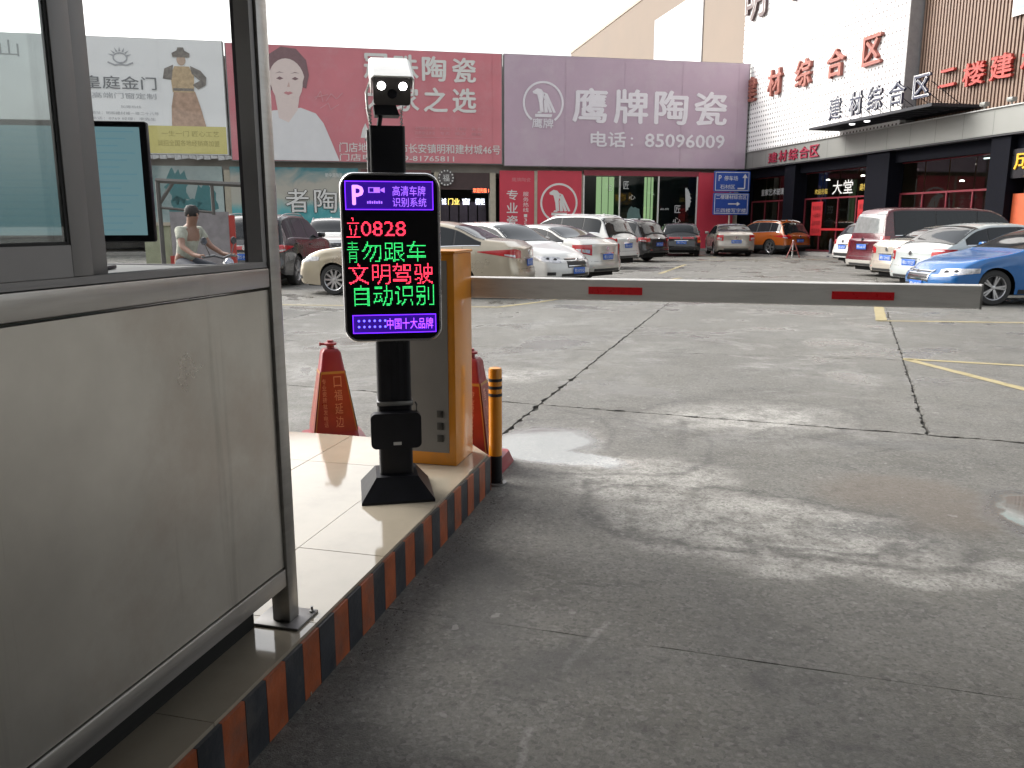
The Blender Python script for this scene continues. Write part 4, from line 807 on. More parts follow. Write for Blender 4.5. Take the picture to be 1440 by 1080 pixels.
# blue direction boards on a post in front of the red pier
bs = empty('direction_sign', YARD, 20.2, KF - 1.6, 0, 'two blue parking direction boards with white arrows on one post', 'direction sign')
BS = mat('blue_sign_face', (.02, .07, .33), .35, var=.06); 
m_ = MB(); m_.lathe([(.045, 0), (.045, 4.1)], 20.15, KF - 1.56, 12); part('post', m_, mat('post_cream', (.55, .45, .38), .5), bs)
sput = lambda x, z, d: (x, KF - 1.662 - d, z)
for z0, z1 in ((3.13, 4.2), (1.93, 3.08)):
    m_ = MB(); m_.prism(rr_pts(19.15, 21.2, z0, z1, .07, 4), KF - 1.66, KF - 1.61, 'y'); bd = part('sign_board', m_, BS, bs)
    m_ = MB(); t_ = .03
    for q in ((19.22, 21.13, z0 + .06, z0 + .06 + t_), (19.22, 21.13, z1 - .09, z1 - .06), (19.22, 19.25, z0 + .09, z1 - .09), (21.10, 21.13, z0 + .09, z1 - .09)): m_.box(q[0], q[1], KF - 1.6635, KF - 1.6605, q[2], q[3])
    part('white_border', m_, WHITE_P, bd, smooth=0)
    def T(s_, a, b2, c, d): part('sign_text', text_mb(s_, a, b2, c, d, sput, bold=.01), WHITE_P, bd, smooth=0)
    m_ = MB()
    if z0 > 3:
        T('P', 19.4, 19.56, 3.68, 3.98); T('停车场', 19.72, 20.5, 3.70, 3.95); T('石材区', 19.5, 20.35, 3.28, 3.5)
        stroke(m_, [(20.5, 3.3), (20.9, 3.3), (20.9, 3.9)], .035, sput); m_.add([sput(x, z, 0) for x, z in ((20.75, 3.85), (21.05, 3.85), (20.9, 4.06))], [(0, 1, 2)])
    else:
        T('二楼建材综合区', 19.3, 21.05, 2.74, 2.97); T('三四楼写字楼', 19.3, 21.05, 2.05, 2.27)
        stroke(m_, [(20.0, 2.5), (20.5, 2.5)], .03, sput); m_.add([sput(x, z, 0) for x, z in ((20.5, 2.39), (20.7, 2.5), (20.5, 2.61))], [(0, 1, 2)])
    part('arrow', m_, WHITE_P, bd, smooth=0)

# ================================================================== MALL BUILDING (side of the yard)
SF = 21.72; KC = 42.59
def K(t): return KC - t
def rp(off=0.): return lambda x, z, d: (SF - off - d, K(x), z)      # x runs towards the camera side
PANW = mat('white_perforated_panel', (.90, .89, .88), .5, var=.02, scale=.5)
def perforate():
    m = PANW; t = m.node_tree; b = t.nodes['Principled BSDF']; tc = nd(t, 'ShaderNodeTexCoord'); sx = nd(t, 'ShaderNodeSeparateXYZ'); t.links.new(tc.outputs['Object'], sx.inputs[0]); outs = []
    for i in (1, 2):
        a = nd(t, 'ShaderNodeMath', operation='MULTIPLY'); a.inputs[1].default_value = 4.2; t.links.new(sx.outputs[i], a.inputs[0]); f = nd(t, 'ShaderNodeMath', operation='FRACT'); t.links.new(a.outputs[0], f.inputs[0])
        s_ = nd(t, 'ShaderNodeMath', operation='SUBTRACT'); t.links.new(f.outputs[0], s_.inputs[0]); s_.inputs[1].default_value = .5; p = nd(t, 'ShaderNodeMath', operation='MULTIPLY'); t.links.new(s_.outputs[0], p.inputs[0]); t.links.new(s_.outputs[0], p.inputs[1]); outs.append(p.outputs[0])
    ad = nd(t, 'ShaderNodeMath', operation='ADD'); t.links.new(outs[0], ad.inputs[0]); t.links.new(outs[1], ad.inputs[1]); lt = nd(t, 'ShaderNodeMath', operation='LESS_THAN'); lt.inputs[1].default_value = .045; t.links.new(ad.outputs[0], lt.inputs[0])
    src = b.inputs['Base Color'].links[0].from_socket; mx = nd(t, 'ShaderNodeMix', data_type='RGBA'); mx.inputs[7].default_value = (.13, .11, .11, 1); t.links.new(lt.outputs[0], mx.inputs[0]); t.links.new(src, mx.inputs[6]); t.links.new(mx.outputs[2], b.inputs['Base Color'])
perforate()
TAN = mat('tan_wall', (.215, .17, .135), .8, var=.06, scale=.3); GRF = mat('grey_fascia', (.235, .24, .225), .45, var=.06, scale=.6, metal=.2, dirt=((.24, .235, .22), 1.2, .6)); BPI = mat('black_pillar', (.004, .0045, .008), .7, var=.2, spec=.08)
BRN = mat('brown_slat', (.22, .145, .108), .5, var=.1, scale=2); BRD = mat('brown_gap', (.055, .035, .03), .8)
ma = empty('mall_building', YARD, 26, 30, 0, 'tall mall with white perforated wall and brown slat wall over black pillared shops', 'mall building')
def rb(nm, off0, off1, t0, t1, z0, z1, m, par=None, **kw): mm = MB(); mm.box(SF - off0, SF - off1, K(t1), K(t0), z0, z1); return part(nm, mm, m, par or ma, smooth=0, **kw)
# white wall as large panels with open joints
rb('wall_core', -.25, -.6, -1.4, 12.5, 5.28, 20, mat('core_grey', (.35, .35, .35), .8))
tcs = [-1.4 + i * (13.85 / 7) for i in range(8)]; zcs = [5.29, 7.6, 9.9, 12.2, 14.5, 16.8, 19.1]
for i in range(7):
    for j in range(6): rb('white_panel', .02, -.24, tcs[i] + .008, tcs[i + 1] - .008, zcs[j] + .008, zcs[j + 1] - .008, PANW)
rb('panel_return', .03, -.70, 12.46, 12.52, 6.0, 19.1, mat('return_grey', (.30, .295, .30), .6))
rb('slat_backing', -.62, -.8, 12.46, 24.5, 5.28, 19.5, BRD)
m_ = MB()
tt = 12.60; 
while tt < 24.4:
    m_.box(SF + .53, SF + .62, K(tt + .085), K(tt), 5.29, 19.4); tt += .165
part('brown_slats', m_, BRN, ma, kind='stuff', smooth=0)
rb('fascia', .06, -.5, -1.4, 24.5, 4.42, 5.27, GRF)
for i in range(18): rb('fascia_joint', .063, .0605, -1.0 + i * 1.42, -.985 + i * 1.42, 4.43, 5.26, mat('joint_dark', (.12, .12, .12), .8))
rb('fascia_cap', .12, -.5, -1.4, 24.5, 5.271, 5.31, mat('cap_light', (.42, .42, .41), .5))
rb('soffit', .04, -6, -1.4, 24.5, 4.36, 4.418, mat('dark_soffit', (.04, .04, .045), .7))
rb('plinth', .5, -6, -1.4, 24.5, 0, .14, mat('plinth_stone', (.22, .21, .2), .6))
rb('roof_slab', -.6, -14, -1.4, 24.5, 19.5, 19.8, TAN)
rb('dark_beam', -.35, -.65, -1.4, 24.5, 3.90, 4.359, BPI)
for a, b2 in ((-1.4, -.9), (3.62, 4.62), (10.35, 11.85), (17.3, 18.15), (23.4, 24.5)): rb('pillar', -.1 + .02, -.8, a, b2, .141, 4.359 if False else 3.899 if False else 4.355, BPI)
# shop bays
MAROON = mat('maroon_frame', (.16, .02, .03), .4); WOODI = mat('brown_interior', (.26, .16, .10), .5, var=.4, scale=.5)
rb('interior_wall', -5, -5.1, -1.4, 24.5, .141, 4.36, WOODI); rb('interior_floor', -.8, -5, -1.4, 24.5, .141, .15, mat('stone_floor', (.14, .12, .1), .2)); rb('interior_end', -.3, -5, 24.4, 24.5, .15, 4.3, WOODI)
for t0, t1 in ((-.9, 3.62), (4.62, 10.35), (11.85, 17.3)):
    n = 3 if t1 - t0 < 5 else 4; f_ = MB()
    for q in (.155, 2.62, 3.86): f_.box(SF + .70, SF + .78, K(t1), K(t0), q, q + .07)
    fr_ = part('shop_frame', f_, MAROON, ma, smooth=0)
    for i in range(n + 1):
        a = t0 + (t1 - t0 - .06) * i / n; m2 = MB(); m2.box(SF + .69, SF + .79, K(a + .06), K(a), .23, 2.619); part('mullion', m2, MAROON, fr_, smooth=0)
    for i in range(n):
        a = t0 + (t1 - t0 - .06) * i / n + .062; b2 = t0 + (t1 - t0 - .06) * (i + 1) / n - .002
        for z0, z1 in ((.23, 2.618), (2.70, 3.858)): m2 = MB(); m2.box(SF + .735, SF + .745, K(b2), K(a), z0, z1); part('pane', m2, SHOPG, fr_, smooth=0)
def rl(s_, a, b2, z0, z1, off, m, nm='shop_text', dep=.0, par=None, bold=.01): return part(nm, text_mb(s_, a, b2, z0, z1, rp(off), dep, bold=bold), m, par or ma, smooth=0)
rl('皇家艺术玻璃', 0.2, 2.6, 2.95, 3.3, -.68, GP); rl('大堂', 7.0, 8.6, 2.8, 3.42, -.68, WHITE_P)
YL = mat('yellow_print', (.5, .36, .06), .5)
rl('欢迎光临', 5.5, 6.6, 2.85, 3.1, -.68, YL); rl('建材精品', 9.1, 10.2, 2.9, 3.2, -.68, YL)
DR = mat('red_door', (.42, .025, .03), .4)
for a, b2 in ((5.35, 6.3), (9.1, 10.2)):
    d_ = rb('red_notice', -.66, -.685, a, b2, .9, 2.5, DR)
    for i, s_ in enumerate(('家居建材', '一站购齐', '品质保障', '欢迎选购')): part('notice_text', text_mb(s_, a + .12, b2 - .12, 2.1 - i * .36, 2.32 - i * .36, rp(-.655)), mat('dark_notice_print', (.12, .01, .01), .5), d_, smooth=0)
rb('push_bar', -.62, -.66, 6.35, 9.05, 1.15, 1.25, DR)
for a in (12.6, 13.7, 14.6, 15.6): rb('display_panel', -2.0, -2.1, a, a + .7, .3, 2.4, mat('maroon_panel', (.14, .03, .035), .4, var=.4, scale=1.5))
gp_ = rb('green_poster', -.66, -.685, 16.75, 17.15, 1.2, 2.75, mat('green_yellow_poster', (.32, .42, .10), .5))
rl('新品上市', 16.8, 17.1, 2.3, 2.6, -.65, mat('dk_green', (.03, .12, .03), .5), par=gp_)
LAMP = emis('shop_lamp', (1, .95, .85), 11.)
for t_, z_, o_ in ((5.1, 3.55, -1.6), (7.9, 3.6, -1.6), (10.0, 3.5, -1.6), (13.5, 3.1, -2.2), (14.7, 3.25, -3.2), (16.4, 3.6, -1.2)):
    m2 = MB(); m2.lathe([(.03, z_ + .06), (.085, z_ + .04), (.085, z_)], SF - o_, K(t_), 12); part('ceiling_lamp', m2, LAMP, ma)
rb('light_strip', -.95, -1.0, 16.0, 17.2, 3.75, 3.79, emis('strip_light', (.9, 1., .98), 3.)); 
# corner shop with yellow characters
rb('shop_board', -.2, -.3, 18.16, 23.4, 2.95, 3.895, mat('black_board', (.015, .015, .018), .3))
rl('成', 18.3, 19.2, 3.22, 3.85, -.195, mat('gold_letter', (.70, .40, .02), .4), 'sign_letter', .04); rl('功瓷砖', 19.75, 22.5, 3.22, 3.85, -.195, MATS['gold_letter'], 'sign_letter', .04)
rl('玉石', 18.75, 20.4, 2.98, 3.14, -.195, MATS['gold_letter'], 'sign_letter', .01)
rb('orange_pier', -.35, -1.0, 18.2, 19.0, .142, 2.45, mat('orange_red_pier', (.48, .09, .03), .5)); rb('shop_side', -.9, -.95, 19.4, 23.3, .15, 2.9, mat('olive_shop', (.14, .14, .09), .5, var=.3, scale=1))
# channel letters on the walls
def letters(items, off, dep, m, label, group=None, zs=None, bold=.03, back=None):
    a0 = items[0][1]; e = empty('sign_lettering', YARD, SF - off, K(a0), items[0][3], label, 'sign lettering', group)
    for c, a, b2, z0, z1 in items:
        vs = MB(); text_mb(c, a, b2, z0, z1, rp(off), dep, bold=bold, mb=vs); L_ = part('letter', vs, back or m, e, smooth=0)
        if back: part('letter_face', text_mb(c, a, b2, z0, z1, lambda x, z, d: (SF - off - dep - .004, K(x), z), 0, bold=bold - .008), m, L_, smooth=0)
    return e
PINK = mat('faded_red_face', (.62, .26, .19), .45, var=.1); RSIDE = mat('letter_side_brown', (.30, .10, .08), .6)
letters([('建', -.85, .5, 7.85, 9.15), ('材', 1.8, 3.15, 7.85, 9.15), ('综', 4.48, 5.85, 7.85, 9.12), ('合', 7.15, 8.5, 7.85, 9.08), ('区', 9.82, 11.05, 7.9, 9.1)], .03, .16, PINK, 'big faded red characters spread across the white perforated wall', back=RSIDE)
letters([('明', -1.1, 1.1, 12.0, 14.3), ('和', 3.2, 5.4, 12.0, 14.3), ('建', 7.4, 9.6, 12.0, 14.3)], .03, .16, mat('white_letter_face', (.75, .73, .72), .5), 'tall white characters with dark edges high on the white wall', back=mat('letter_side_dark', (.12, .08, .08), .6))
letters([('二', 13.95, 14.8, 6.46, 7.1), ('楼', 15.2, 16.25, 6.3, 7.1), ('建', 16.5, 17.5, 6.3, 7.15), ('材', 17.85, 18.85, 6.3, 7.15), ('综', 19.2, 20.2, 6.3, 7.15), ('合', 20.6, 21.6, 6.3, 7.15), ('区', 22, 23, 6.3, 7.15)], -.5, .12, mat('coral_letter_face', (.45, .08, .055), .4), 'coral red characters in a row on the brown slat wall', back=mat('coral_letter_side', (.42, .05, .04), .5))
letters([('建', 2.2, 3.1, 4.53, 5.05), ('材', 3.25, 4.05, 4.53, 5.08), ('综', 4.2, 5.05, 4.53, 5.08), ('合', 5.2, 6.05, 4.53, 5.08), ('区', 6.15, 6.9, 4.53, 5.08)], .07, .05, mat('crimson_letter', (.30, .02, .05), .5), 'small dark crimson characters on the grey fascia', bold=.02)
# canopy with standing letters
ca = empty('sign_canopy', YARD, SF - .8, K(12.3), 5.5, 'black lattice canopy sticking out above the grey fascia and carrying white letters', 'canopy')
T0, T1, DP = 8.3, 16.15, 1.5
BKM = mat('canopy_black', (.015, .016, .022), .6)
m_ = MB(); m_.box(SF - DP, SF - DP + .08, K(T1), K(T0), 5.50, 5.60); m_.box(SF - .06, SF + .6, K(T1), K(T0), 5.50, 5.60); m_.box(SF - DP + .081, SF - .061, K(T1), K(T1) + .08, 5.5, 5.6); m_.box(SF - DP + .081, SF - .061, K(T0) - .08, K(T0), 5.5, 5.6); part('canopy_frame', m_, BKM, ca, smooth=0)
for i in range(1, 16):
    a = T0 + (T1 - T0) * i / 16; m_ = MB(); m_.box(SF - DP + .082, SF - .062, K(a) - .03, K(a) + .03, 5.515, 5.585); part('cross_bar', m_, BKM, ca, smooth=0)
for i in range(1, 4):
    m_ = MB(); q = SF - DP + .08 + i * (DP - .14) / 4; m_.box(q - .02, q + .02, K(T1) + .081, K(T0) - .081, 5.587, 5.61); part('long_bar', m_, BKM, ca, smooth=0)
m_ = MB(); m_.box(SF - DP + .09, SF - .07, K(T1) + .09, K(T0) - .09, 5.612, 5.622); part('canopy_sheet', m_, mat('smoked_sheet', (.02, .022, .03), .4), ca, smooth=0)
for a in (10.9, 11.9): m_ = MB(); m_.lathe([(.09, 5.46), (.12, 5.499)], SF - DP + .4, K(a), 12); part('down_light', m_, emis('down_light', (1, 1, 1), 2.), ca)
le = letters([('建', 9.65, 10.5, 5.75, 6.68), ('材', 11.1, 11.95, 5.75, 6.68), ('综', 12.3, 13.2, 5.78, 6.70), ('合', 13.6, 14.55, 5.80, 6.68), ('区', 15.0, 15.88, 5.86, 6.68)], DP - .15, .10, mat('white_standing_face', (.74, .74, .74), .45), 'white dark-edged characters standing on the black lattice canopy', back=mat('navy_letter_side', (.03, .035, .07), .5), bold=.04)
for a in (9.7, 10.4, 11.2, 11.9, 12.4, 13.1, 13.7, 14.5, 15.1, 15.8):
    m_ = MB(); m_.bar((SF - DP + .14, K(a), 5.62), (SF - DP + .14, K(a), 5.9), .014); m_.bar((SF - .3, K(a + .25), 5.62), (SF - DP + .17, K(a), 6.4), .014); part('letter_brace', m_, BKM, le, kind='stuff')
# floodlights on the fascia, picture board on the slats
for a in (16.9, 18.1):
    fl = empty('flood_light', YARD, SF - .0, K(a), 5.31, 'small grey floodlight on the fascia ' + ('beside the lattice canopy' if a < 17 else 'further along from the lattice canopy'), 'floodlight')
    m_ = MB(); m_.lathe([(.03, 5.312), (.03, 5.42)], SF, K(a), 8); part('stem', m_, GRF, fl); m_ = MB(); m_.box(SF - .12, SF + .1, K(a) - .13, K(a) + .13, 5.42, 5.56, .03); part('lamp_body', m_, GRF, fl)
pbd = empty('wall_picture', YARD, SF + .5, K(19), 8.2, 'white framed picture board hung on the brown slat wall', 'picture board')
m_ = MB(); m_.box(SF + .42, SF + .52, K(20.6), K(17.2), 8.25, 11.2); part('frame', m_, mat('white_frame', (.72, .72, .72), .5), pbd, smooth=0)
m_ = MB(); m_.box(SF + .41, SF + .419, K(20.45), K(17.35), 8.45, 11.1); part('picture', m_, mat('green_blue_picture', (.25, .42, .42), .4, var=.4, scale=.8), pbd, smooth=0)
# tan building continuing behind the billboards
tn = empty('tan_building', YARD, 24, 60, 0, 'tan rendered building with a tall white panel rising behind the mauve billboard', 'building')
m_ = MB(); m_.box(SF, SF + 14, K(-1.45), K(-37.3), 0, 17.4); part('wall', m_, TAN, tn, smooth=0)
m_ = MB(); m_.box(SF - .05, SF + 14.05, K(-1.42), K(-37.35), 17.401, 17.6); part('coping', m_, mat('tan_coping', (.42, .35, .29), .8), tn, smooth=0)
m_ = MB(); m_.box(SF - .05, SF - .002, K(-7.0), K(-15.0), 5, 15.35); wp = part('white_panel', m_, mat('white_render', (.78, .78, .77), .6), tn, smooth=0)
m_ = MB(); m_.box(SF - .055, SF - .002, K(-6.9), K(-7.0), 5, 15.4); m_.box(SF - .055, SF - .002, K(-15.0), K(-15.12), 5, 15.4); part('panel_edge', m_, mat('grey_edge', (.25, .24, .25), .6), wp, smooth=0)
# left boundary wall of the yard, metal frame, gate frame and stored panels
fr = empty('metal_frame', WORLD, -5.1, 14, 0, 'dark metal bar frame with a diagonal brace standing in the yard beyond the booth', 'metal frame', rot=0)
DM = mat('dark_steel_bar', (.10, .095, .09), .6, metal=.3)
for nm, a, b2, r_ in (('rail', (-.82, 0, 2.16), (1.0, 0, 2.07), .045), ('post', (-.80, 0, 0), (-.80, 0, 2.16), .04), ('post', (.95, 0, 0), (.95, 0, 2.07), .04), ('post', (.10, .0, 1.6), (.10, 0, 2.10), .03), ('brace', (-.78, 0, 1.8), (-.55, 0, 2.12), .03), ('rail', (-.8, 0, 1.72), (.10, .0, 1.64), .025)):
    m_ = MB(); m_.bar(a, b2, r_); part(nm, m_, DM, fr)
sp2 = empty('leaning_panel', WORLD, -5.35, 14.6, 0, 'grey sheet panel with red edges leaning behind the metal frame', 'panel', rot=R(4))
m_ = MB(); m_.box(-.62, .38, 0, .05, .75, 1.66); part('sheet', m_, mat('grey_sheet', (.26, .24, .25), .6, var=.2), sp2, smooth=0)
for a in (-.66, -.2, .385): m_ = MB(); m_.box(a, a + .09, -.01, .06, 0, .9 if a < .3 else 1.6); part('red_upright', m_, mat('red_upright', (.38, .04, .03), .5), sp2, smooth=0)
yp = empty('gate_pier', WORLD, -6.35, 15, 0, 'pale green pier standing beyond the booth next to the leaning panel', 'pier', rot=0)
m_ = MB(); m_.box(-.2, .25, -.2, .2, 0, 1.42); part('pier', m_, mat('pale_green_pier', (.28, .30, .20), .7), yp, smooth=0)
m_ = MB(); m_.box(-.24, .29, -.24, .24, 1.421, 1.48); part('pier_cap', m_, CREAMW, yp, smooth=0)
# unseen canopy added above and behind the camera to darken the near ground
ec = empty('unseen_shade_canopy', BOOTH, 1.5, -2, 0, 'unseen broad flat canopy roof added to shade the entrance lane', 'canopy')
m_ = MB(); m_.box(-9, 11, -14, 3.45, 3.35, 3.75); part('roof', m_, mat('canopy_soffit', (.16, .16, .155), .8), ec, smooth=0)
m_ = MB(); m_.box(-9, 11, -14.3, -14.01, 0, 7.5); part('rear_wall', m_, RENDERW, ec, smooth=0)  # unseen wall added to block sky light from behind
for a, b2 in ((-8.5, -13), (10.3, -13), (10.3, 2), (-8.5, 3.2)): m_ = MB(); m_.box(a, a + .35, b2 - .35, b2, 0, 3.349); part('column', m_, CREAMW, ec, smooth=0)
# ================================================================== CARS
def pchip(pts):
    xs = np.array([p[0] for p in pts], float); ys = np.array([p[1] for p in pts], float)
    if xs[0] > xs[-1]: xs, ys = xs[::-1], ys[::-1]
    h = np.diff(xs); d = np.diff(ys) / h; m = np.zeros(len(xs)); m[0], m[-1] = d[0], d[-1]
    for i in range(1, len(xs) - 1):
        if d[i - 1] * d[i] > 0: w1, w2 = 2 * h[i] + h[i - 1], h[i] + 2 * h[i - 1]; m[i] = (w1 + w2) / (w1 / d[i - 1] + w2 / d[i])
    def f(x):
        x = min(max(x, xs[0]), xs[-1]); i = min(int(np.searchsorted(xs, x, side='right')) - 1, len(h) - 1); t = (x - xs[i]) / h[i]
        return float((1 + 2 * t) * (1 - t) ** 2 * ys[i] + t * (1 - t) ** 2 * h[i] * m[i] + t * t * (3 - 2 * t) * ys[i + 1] + t * t * (t - 1) * h[i] * m[i + 1])
    return f
def sstep(a, b, x): t = min(1, max(0, (x - a) / (b - a))); return t * t * (3 - 2 * t)
GLASSC = mat('car_glass', (.010, .012, .014), .05, var=.1, rvar=.02, spec=.35); TRIM = mat('car_black_trim', (.015, .015, .016), .5); UNDER = mat('car_underbody', (.008, .008, .008), .9)
TYRE = mat('tyre_rubber', (.022, .022, .022), .8, bump=.1); RIM = mat('alloy_rim', (.45, .45, .46), .3, metal=.85); CHROME = mat('chrome', (.7, .7, .72), .12, metal=1., rvar=.04)
TAIL = mat('tail_lamp_red', (.35, .008, .012), .15, var=.2, scale=20, coat=.8, rvar=.05); LAMPW = mat('head_lamp_clear', (.50, .50, .52), .12, metal=.4, var=.45, scale=16, coat=1., rvar=.05); AMB = mat('amber_lamp', (.5, .18, .02), .2)
PLB = mat('blue_plate', (.02, .10, .42), .4); PLT = mat('plate_white', (.65, .68, .72), .5)
def paint(name, c, metal=.0, rough=.25): return mat('paint_' + name, c, rough, metal=metal, var=.03, scale=1.2, coat=.7, rvar=.04, dirt=((.16, .15, .13), 1.5, .18))
STYLE = {}
# top profile from the nose (x = front, 0) to the tail (x = length), height in m; belt likewise
def style(nm, L, W, top, belt, wb, fo, r, **k): STYLE[nm] = dict(L=L, W=W, top=top, belt=belt, wb=wb, fo=fo, r=r, **k)
style('sedan', 4.68, 1.80, [(0, .70), (.06, .78), (.35, .87), (1.15, .985), (1.3, 1.02), (2.02, 1.375), (2.5, 1.46), (2.95, 1.465), (3.4, 1.40), (4.1, 1.135), (4.45, 1.10), (4.62, 1.06), (4.68, 1.0)],
      [(0, .66), (.4, .80), (1.3, .92), (2.6, .945), (3.9, .99), (4.68, .96)], 2.67, .88, .315, win=(1.55, 3.98), ws=(1.36, 2.02), rs=(3.42, 4.05), bp=2.62, cp=3.45)
style('sleek', 4.60, 1.80, [(0, .58), (.06, .68), (.4, .80), (1.2, .95), (1.35, 1.0), (2.15, 1.36), (2.7, 1.44), (3.1, 1.43), (3.7, 1.30), (4.25, 1.09), (4.5, 1.07), (4.6, .98)],
      [(0, .58), (.4, .70), (1.3, .90), (2.6, .955), (3.9, 1.0), (4.6, .96)], 2.7, .87, .32, win=(1.6, 3.95), ws=(1.4, 2.12), rs=(3.5, 4.18), bp=2.65, cp=3.45)
style('suv', 4.75, 1.90, [(0, .80), (.06, .92), (.4, 1.02), (1.2, 1.12), (1.35, 1.17), (2.05, 1.60), (2.5, 1.70), (3.3, 1.71), (4.05, 1.66), (4.3, 1.56), (4.62, 1.15), (4.70, 1.08), (4.75, .98)],
      [(0, .78), (.4, .90), (1.35, 1.06), (2.6, 1.09), (4.0, 1.13), (4.75, 1.0)], 2.8, .88, .36, win=(1.65, 4.25), ws=(1.42, 2.08), rs=(4.22, 4.63), bp=2.7, cp=3.6, rails=True)
style('hatch', 4.15, 1.72, [(0, .66), (.06, .76), (.35, .86), (1.0, 1.0), (1.15, 1.05), (1.85, 1.43), (2.3, 1.50), (3.2, 1.49), (3.55, 1.44), (3.8, 1.30), (4.05, 1.03), (4.15, .9)],
      [(0, .64), (.4, .75), (1.2, .95), (2.4, .98), (3.4, 1.02), (4.15, .92)], 2.55, .8, .30, win=(1.4, 3.6), ws=(1.2, 1.88), rs=(3.60, 4.0), bp=2.35, cp=3.1)
style('liftback', 4.35, 1.76, [(0, .64), (.06, .74), (.35, .84), (1.1, .98), (1.25, 1.03), (1.95, 1.40), (2.4, 1.48), (3.0, 1.47), (3.4, 1.40), (4.05, 1.05), (4.22, 1.0), (4.35, .92)],
      [(0, .62), (.4, .73), (1.25, .93), (2.5, .965), (3.6, 1.0), (4.35, .92)], 2.6, .85, .31, win=(1.5, 3.72), ws=(1.3, 1.97), rs=(3.38, 4.02), bp=2.45, cp=3.2)
style('van', 4.85, 1.72, [(0, .95), (.05, 1.05), (.25, 1.15), (.5, 1.25), (1.05, 1.72), (1.5, 1.87), (2.4, 1.91), (3.9, 1.91), (4.55, 1.86), (4.72, 1.70), (4.82, 1.15), (4.85, 1.05)],
      [(0, .90), (.5, 1.05), (1.5, 1.12), (3.5, 1.14), (4.85, 1.12)], 2.6, 1.0, .31, win=(.85, 4.45), ws=(.52, 1.05), rs=(4.66, 4.80), bp=1.9, cp=3.2, vanrear=True)
def wheel_mesh(r, spokes, twin):
    ty = MB(); w_ = .105; ty.lathe([(r * .66, -w_ * .8), (r * .72, -w_), (r * .92, -w_), (r * .985, -w_ * .8), (r, -w_ * .5), (r, w_ * .5), (r * .985, w_ * .8), (r * .92, w_), (r * .72, w_), (r * .66, w_ * .8)], 0, 0, 30, 'y', False)
    rm = MB(); rm.lathe([(r * .60, -w_ * .2), (r * .655, -w_ * .85), (r * .69, -w_ * .93), (r * .655, -w_ * .7)], 0, 0, 30, 'y', False); rm.lathe([(r * .12, -w_ * .25), (r * .12, -w_ * .75), (r * .05, -w_ * .8)], 0, 0, 14, 'y')
    dk_ = MB(); dk_.lathe([(r * .64, -w_ * .15), (r * .64, -w_ * .1)], 0, 0, 24, 'y')
    for i in range(spokes):
        for o in ((-.13, .13) if twin else (0,)):
            a = 2 * math.pi * i / spokes + o; ca_, sa_ = math.cos(a), math.sin(a); wd = .04 if not twin else .028
            def q(rad, s_, y): return (rad * ca_ - s_ * sa_, y, rad * sa_ + s_ * ca_)
            vs = [q(r * .08, -wd * .5, -w_ * .72), q(r * .08, wd * .5, -w_ * .72), q(r * .64, wd * .55, -w_ * .84), q(r * .64, -wd * .55, -w_ * .84), q(r * .08, -wd * .5, -w_ * .4), q(r * .08, wd * .5, -w_ * .4), q(r * .64, wd * .55, -w_ * .4), q(r * .64, -wd * .55, -w_ * .4)]
            rm.add(vs, [(0, 1, 2, 3), (0, 4, 5, 1), (1, 5, 6, 2), (2, 6, 7, 3), (3, 7, 4, 0)])
    return ty, rm, dk_
_wm = {}
def lk(name, me, parent, loc=(0, 0, 0), rz=0):
    o = bpy.data.objects.new(name, me); COL.objects.link(o); o.parent = parent; o.location = loc; o.rotation_euler = (0, 0, rz); return o
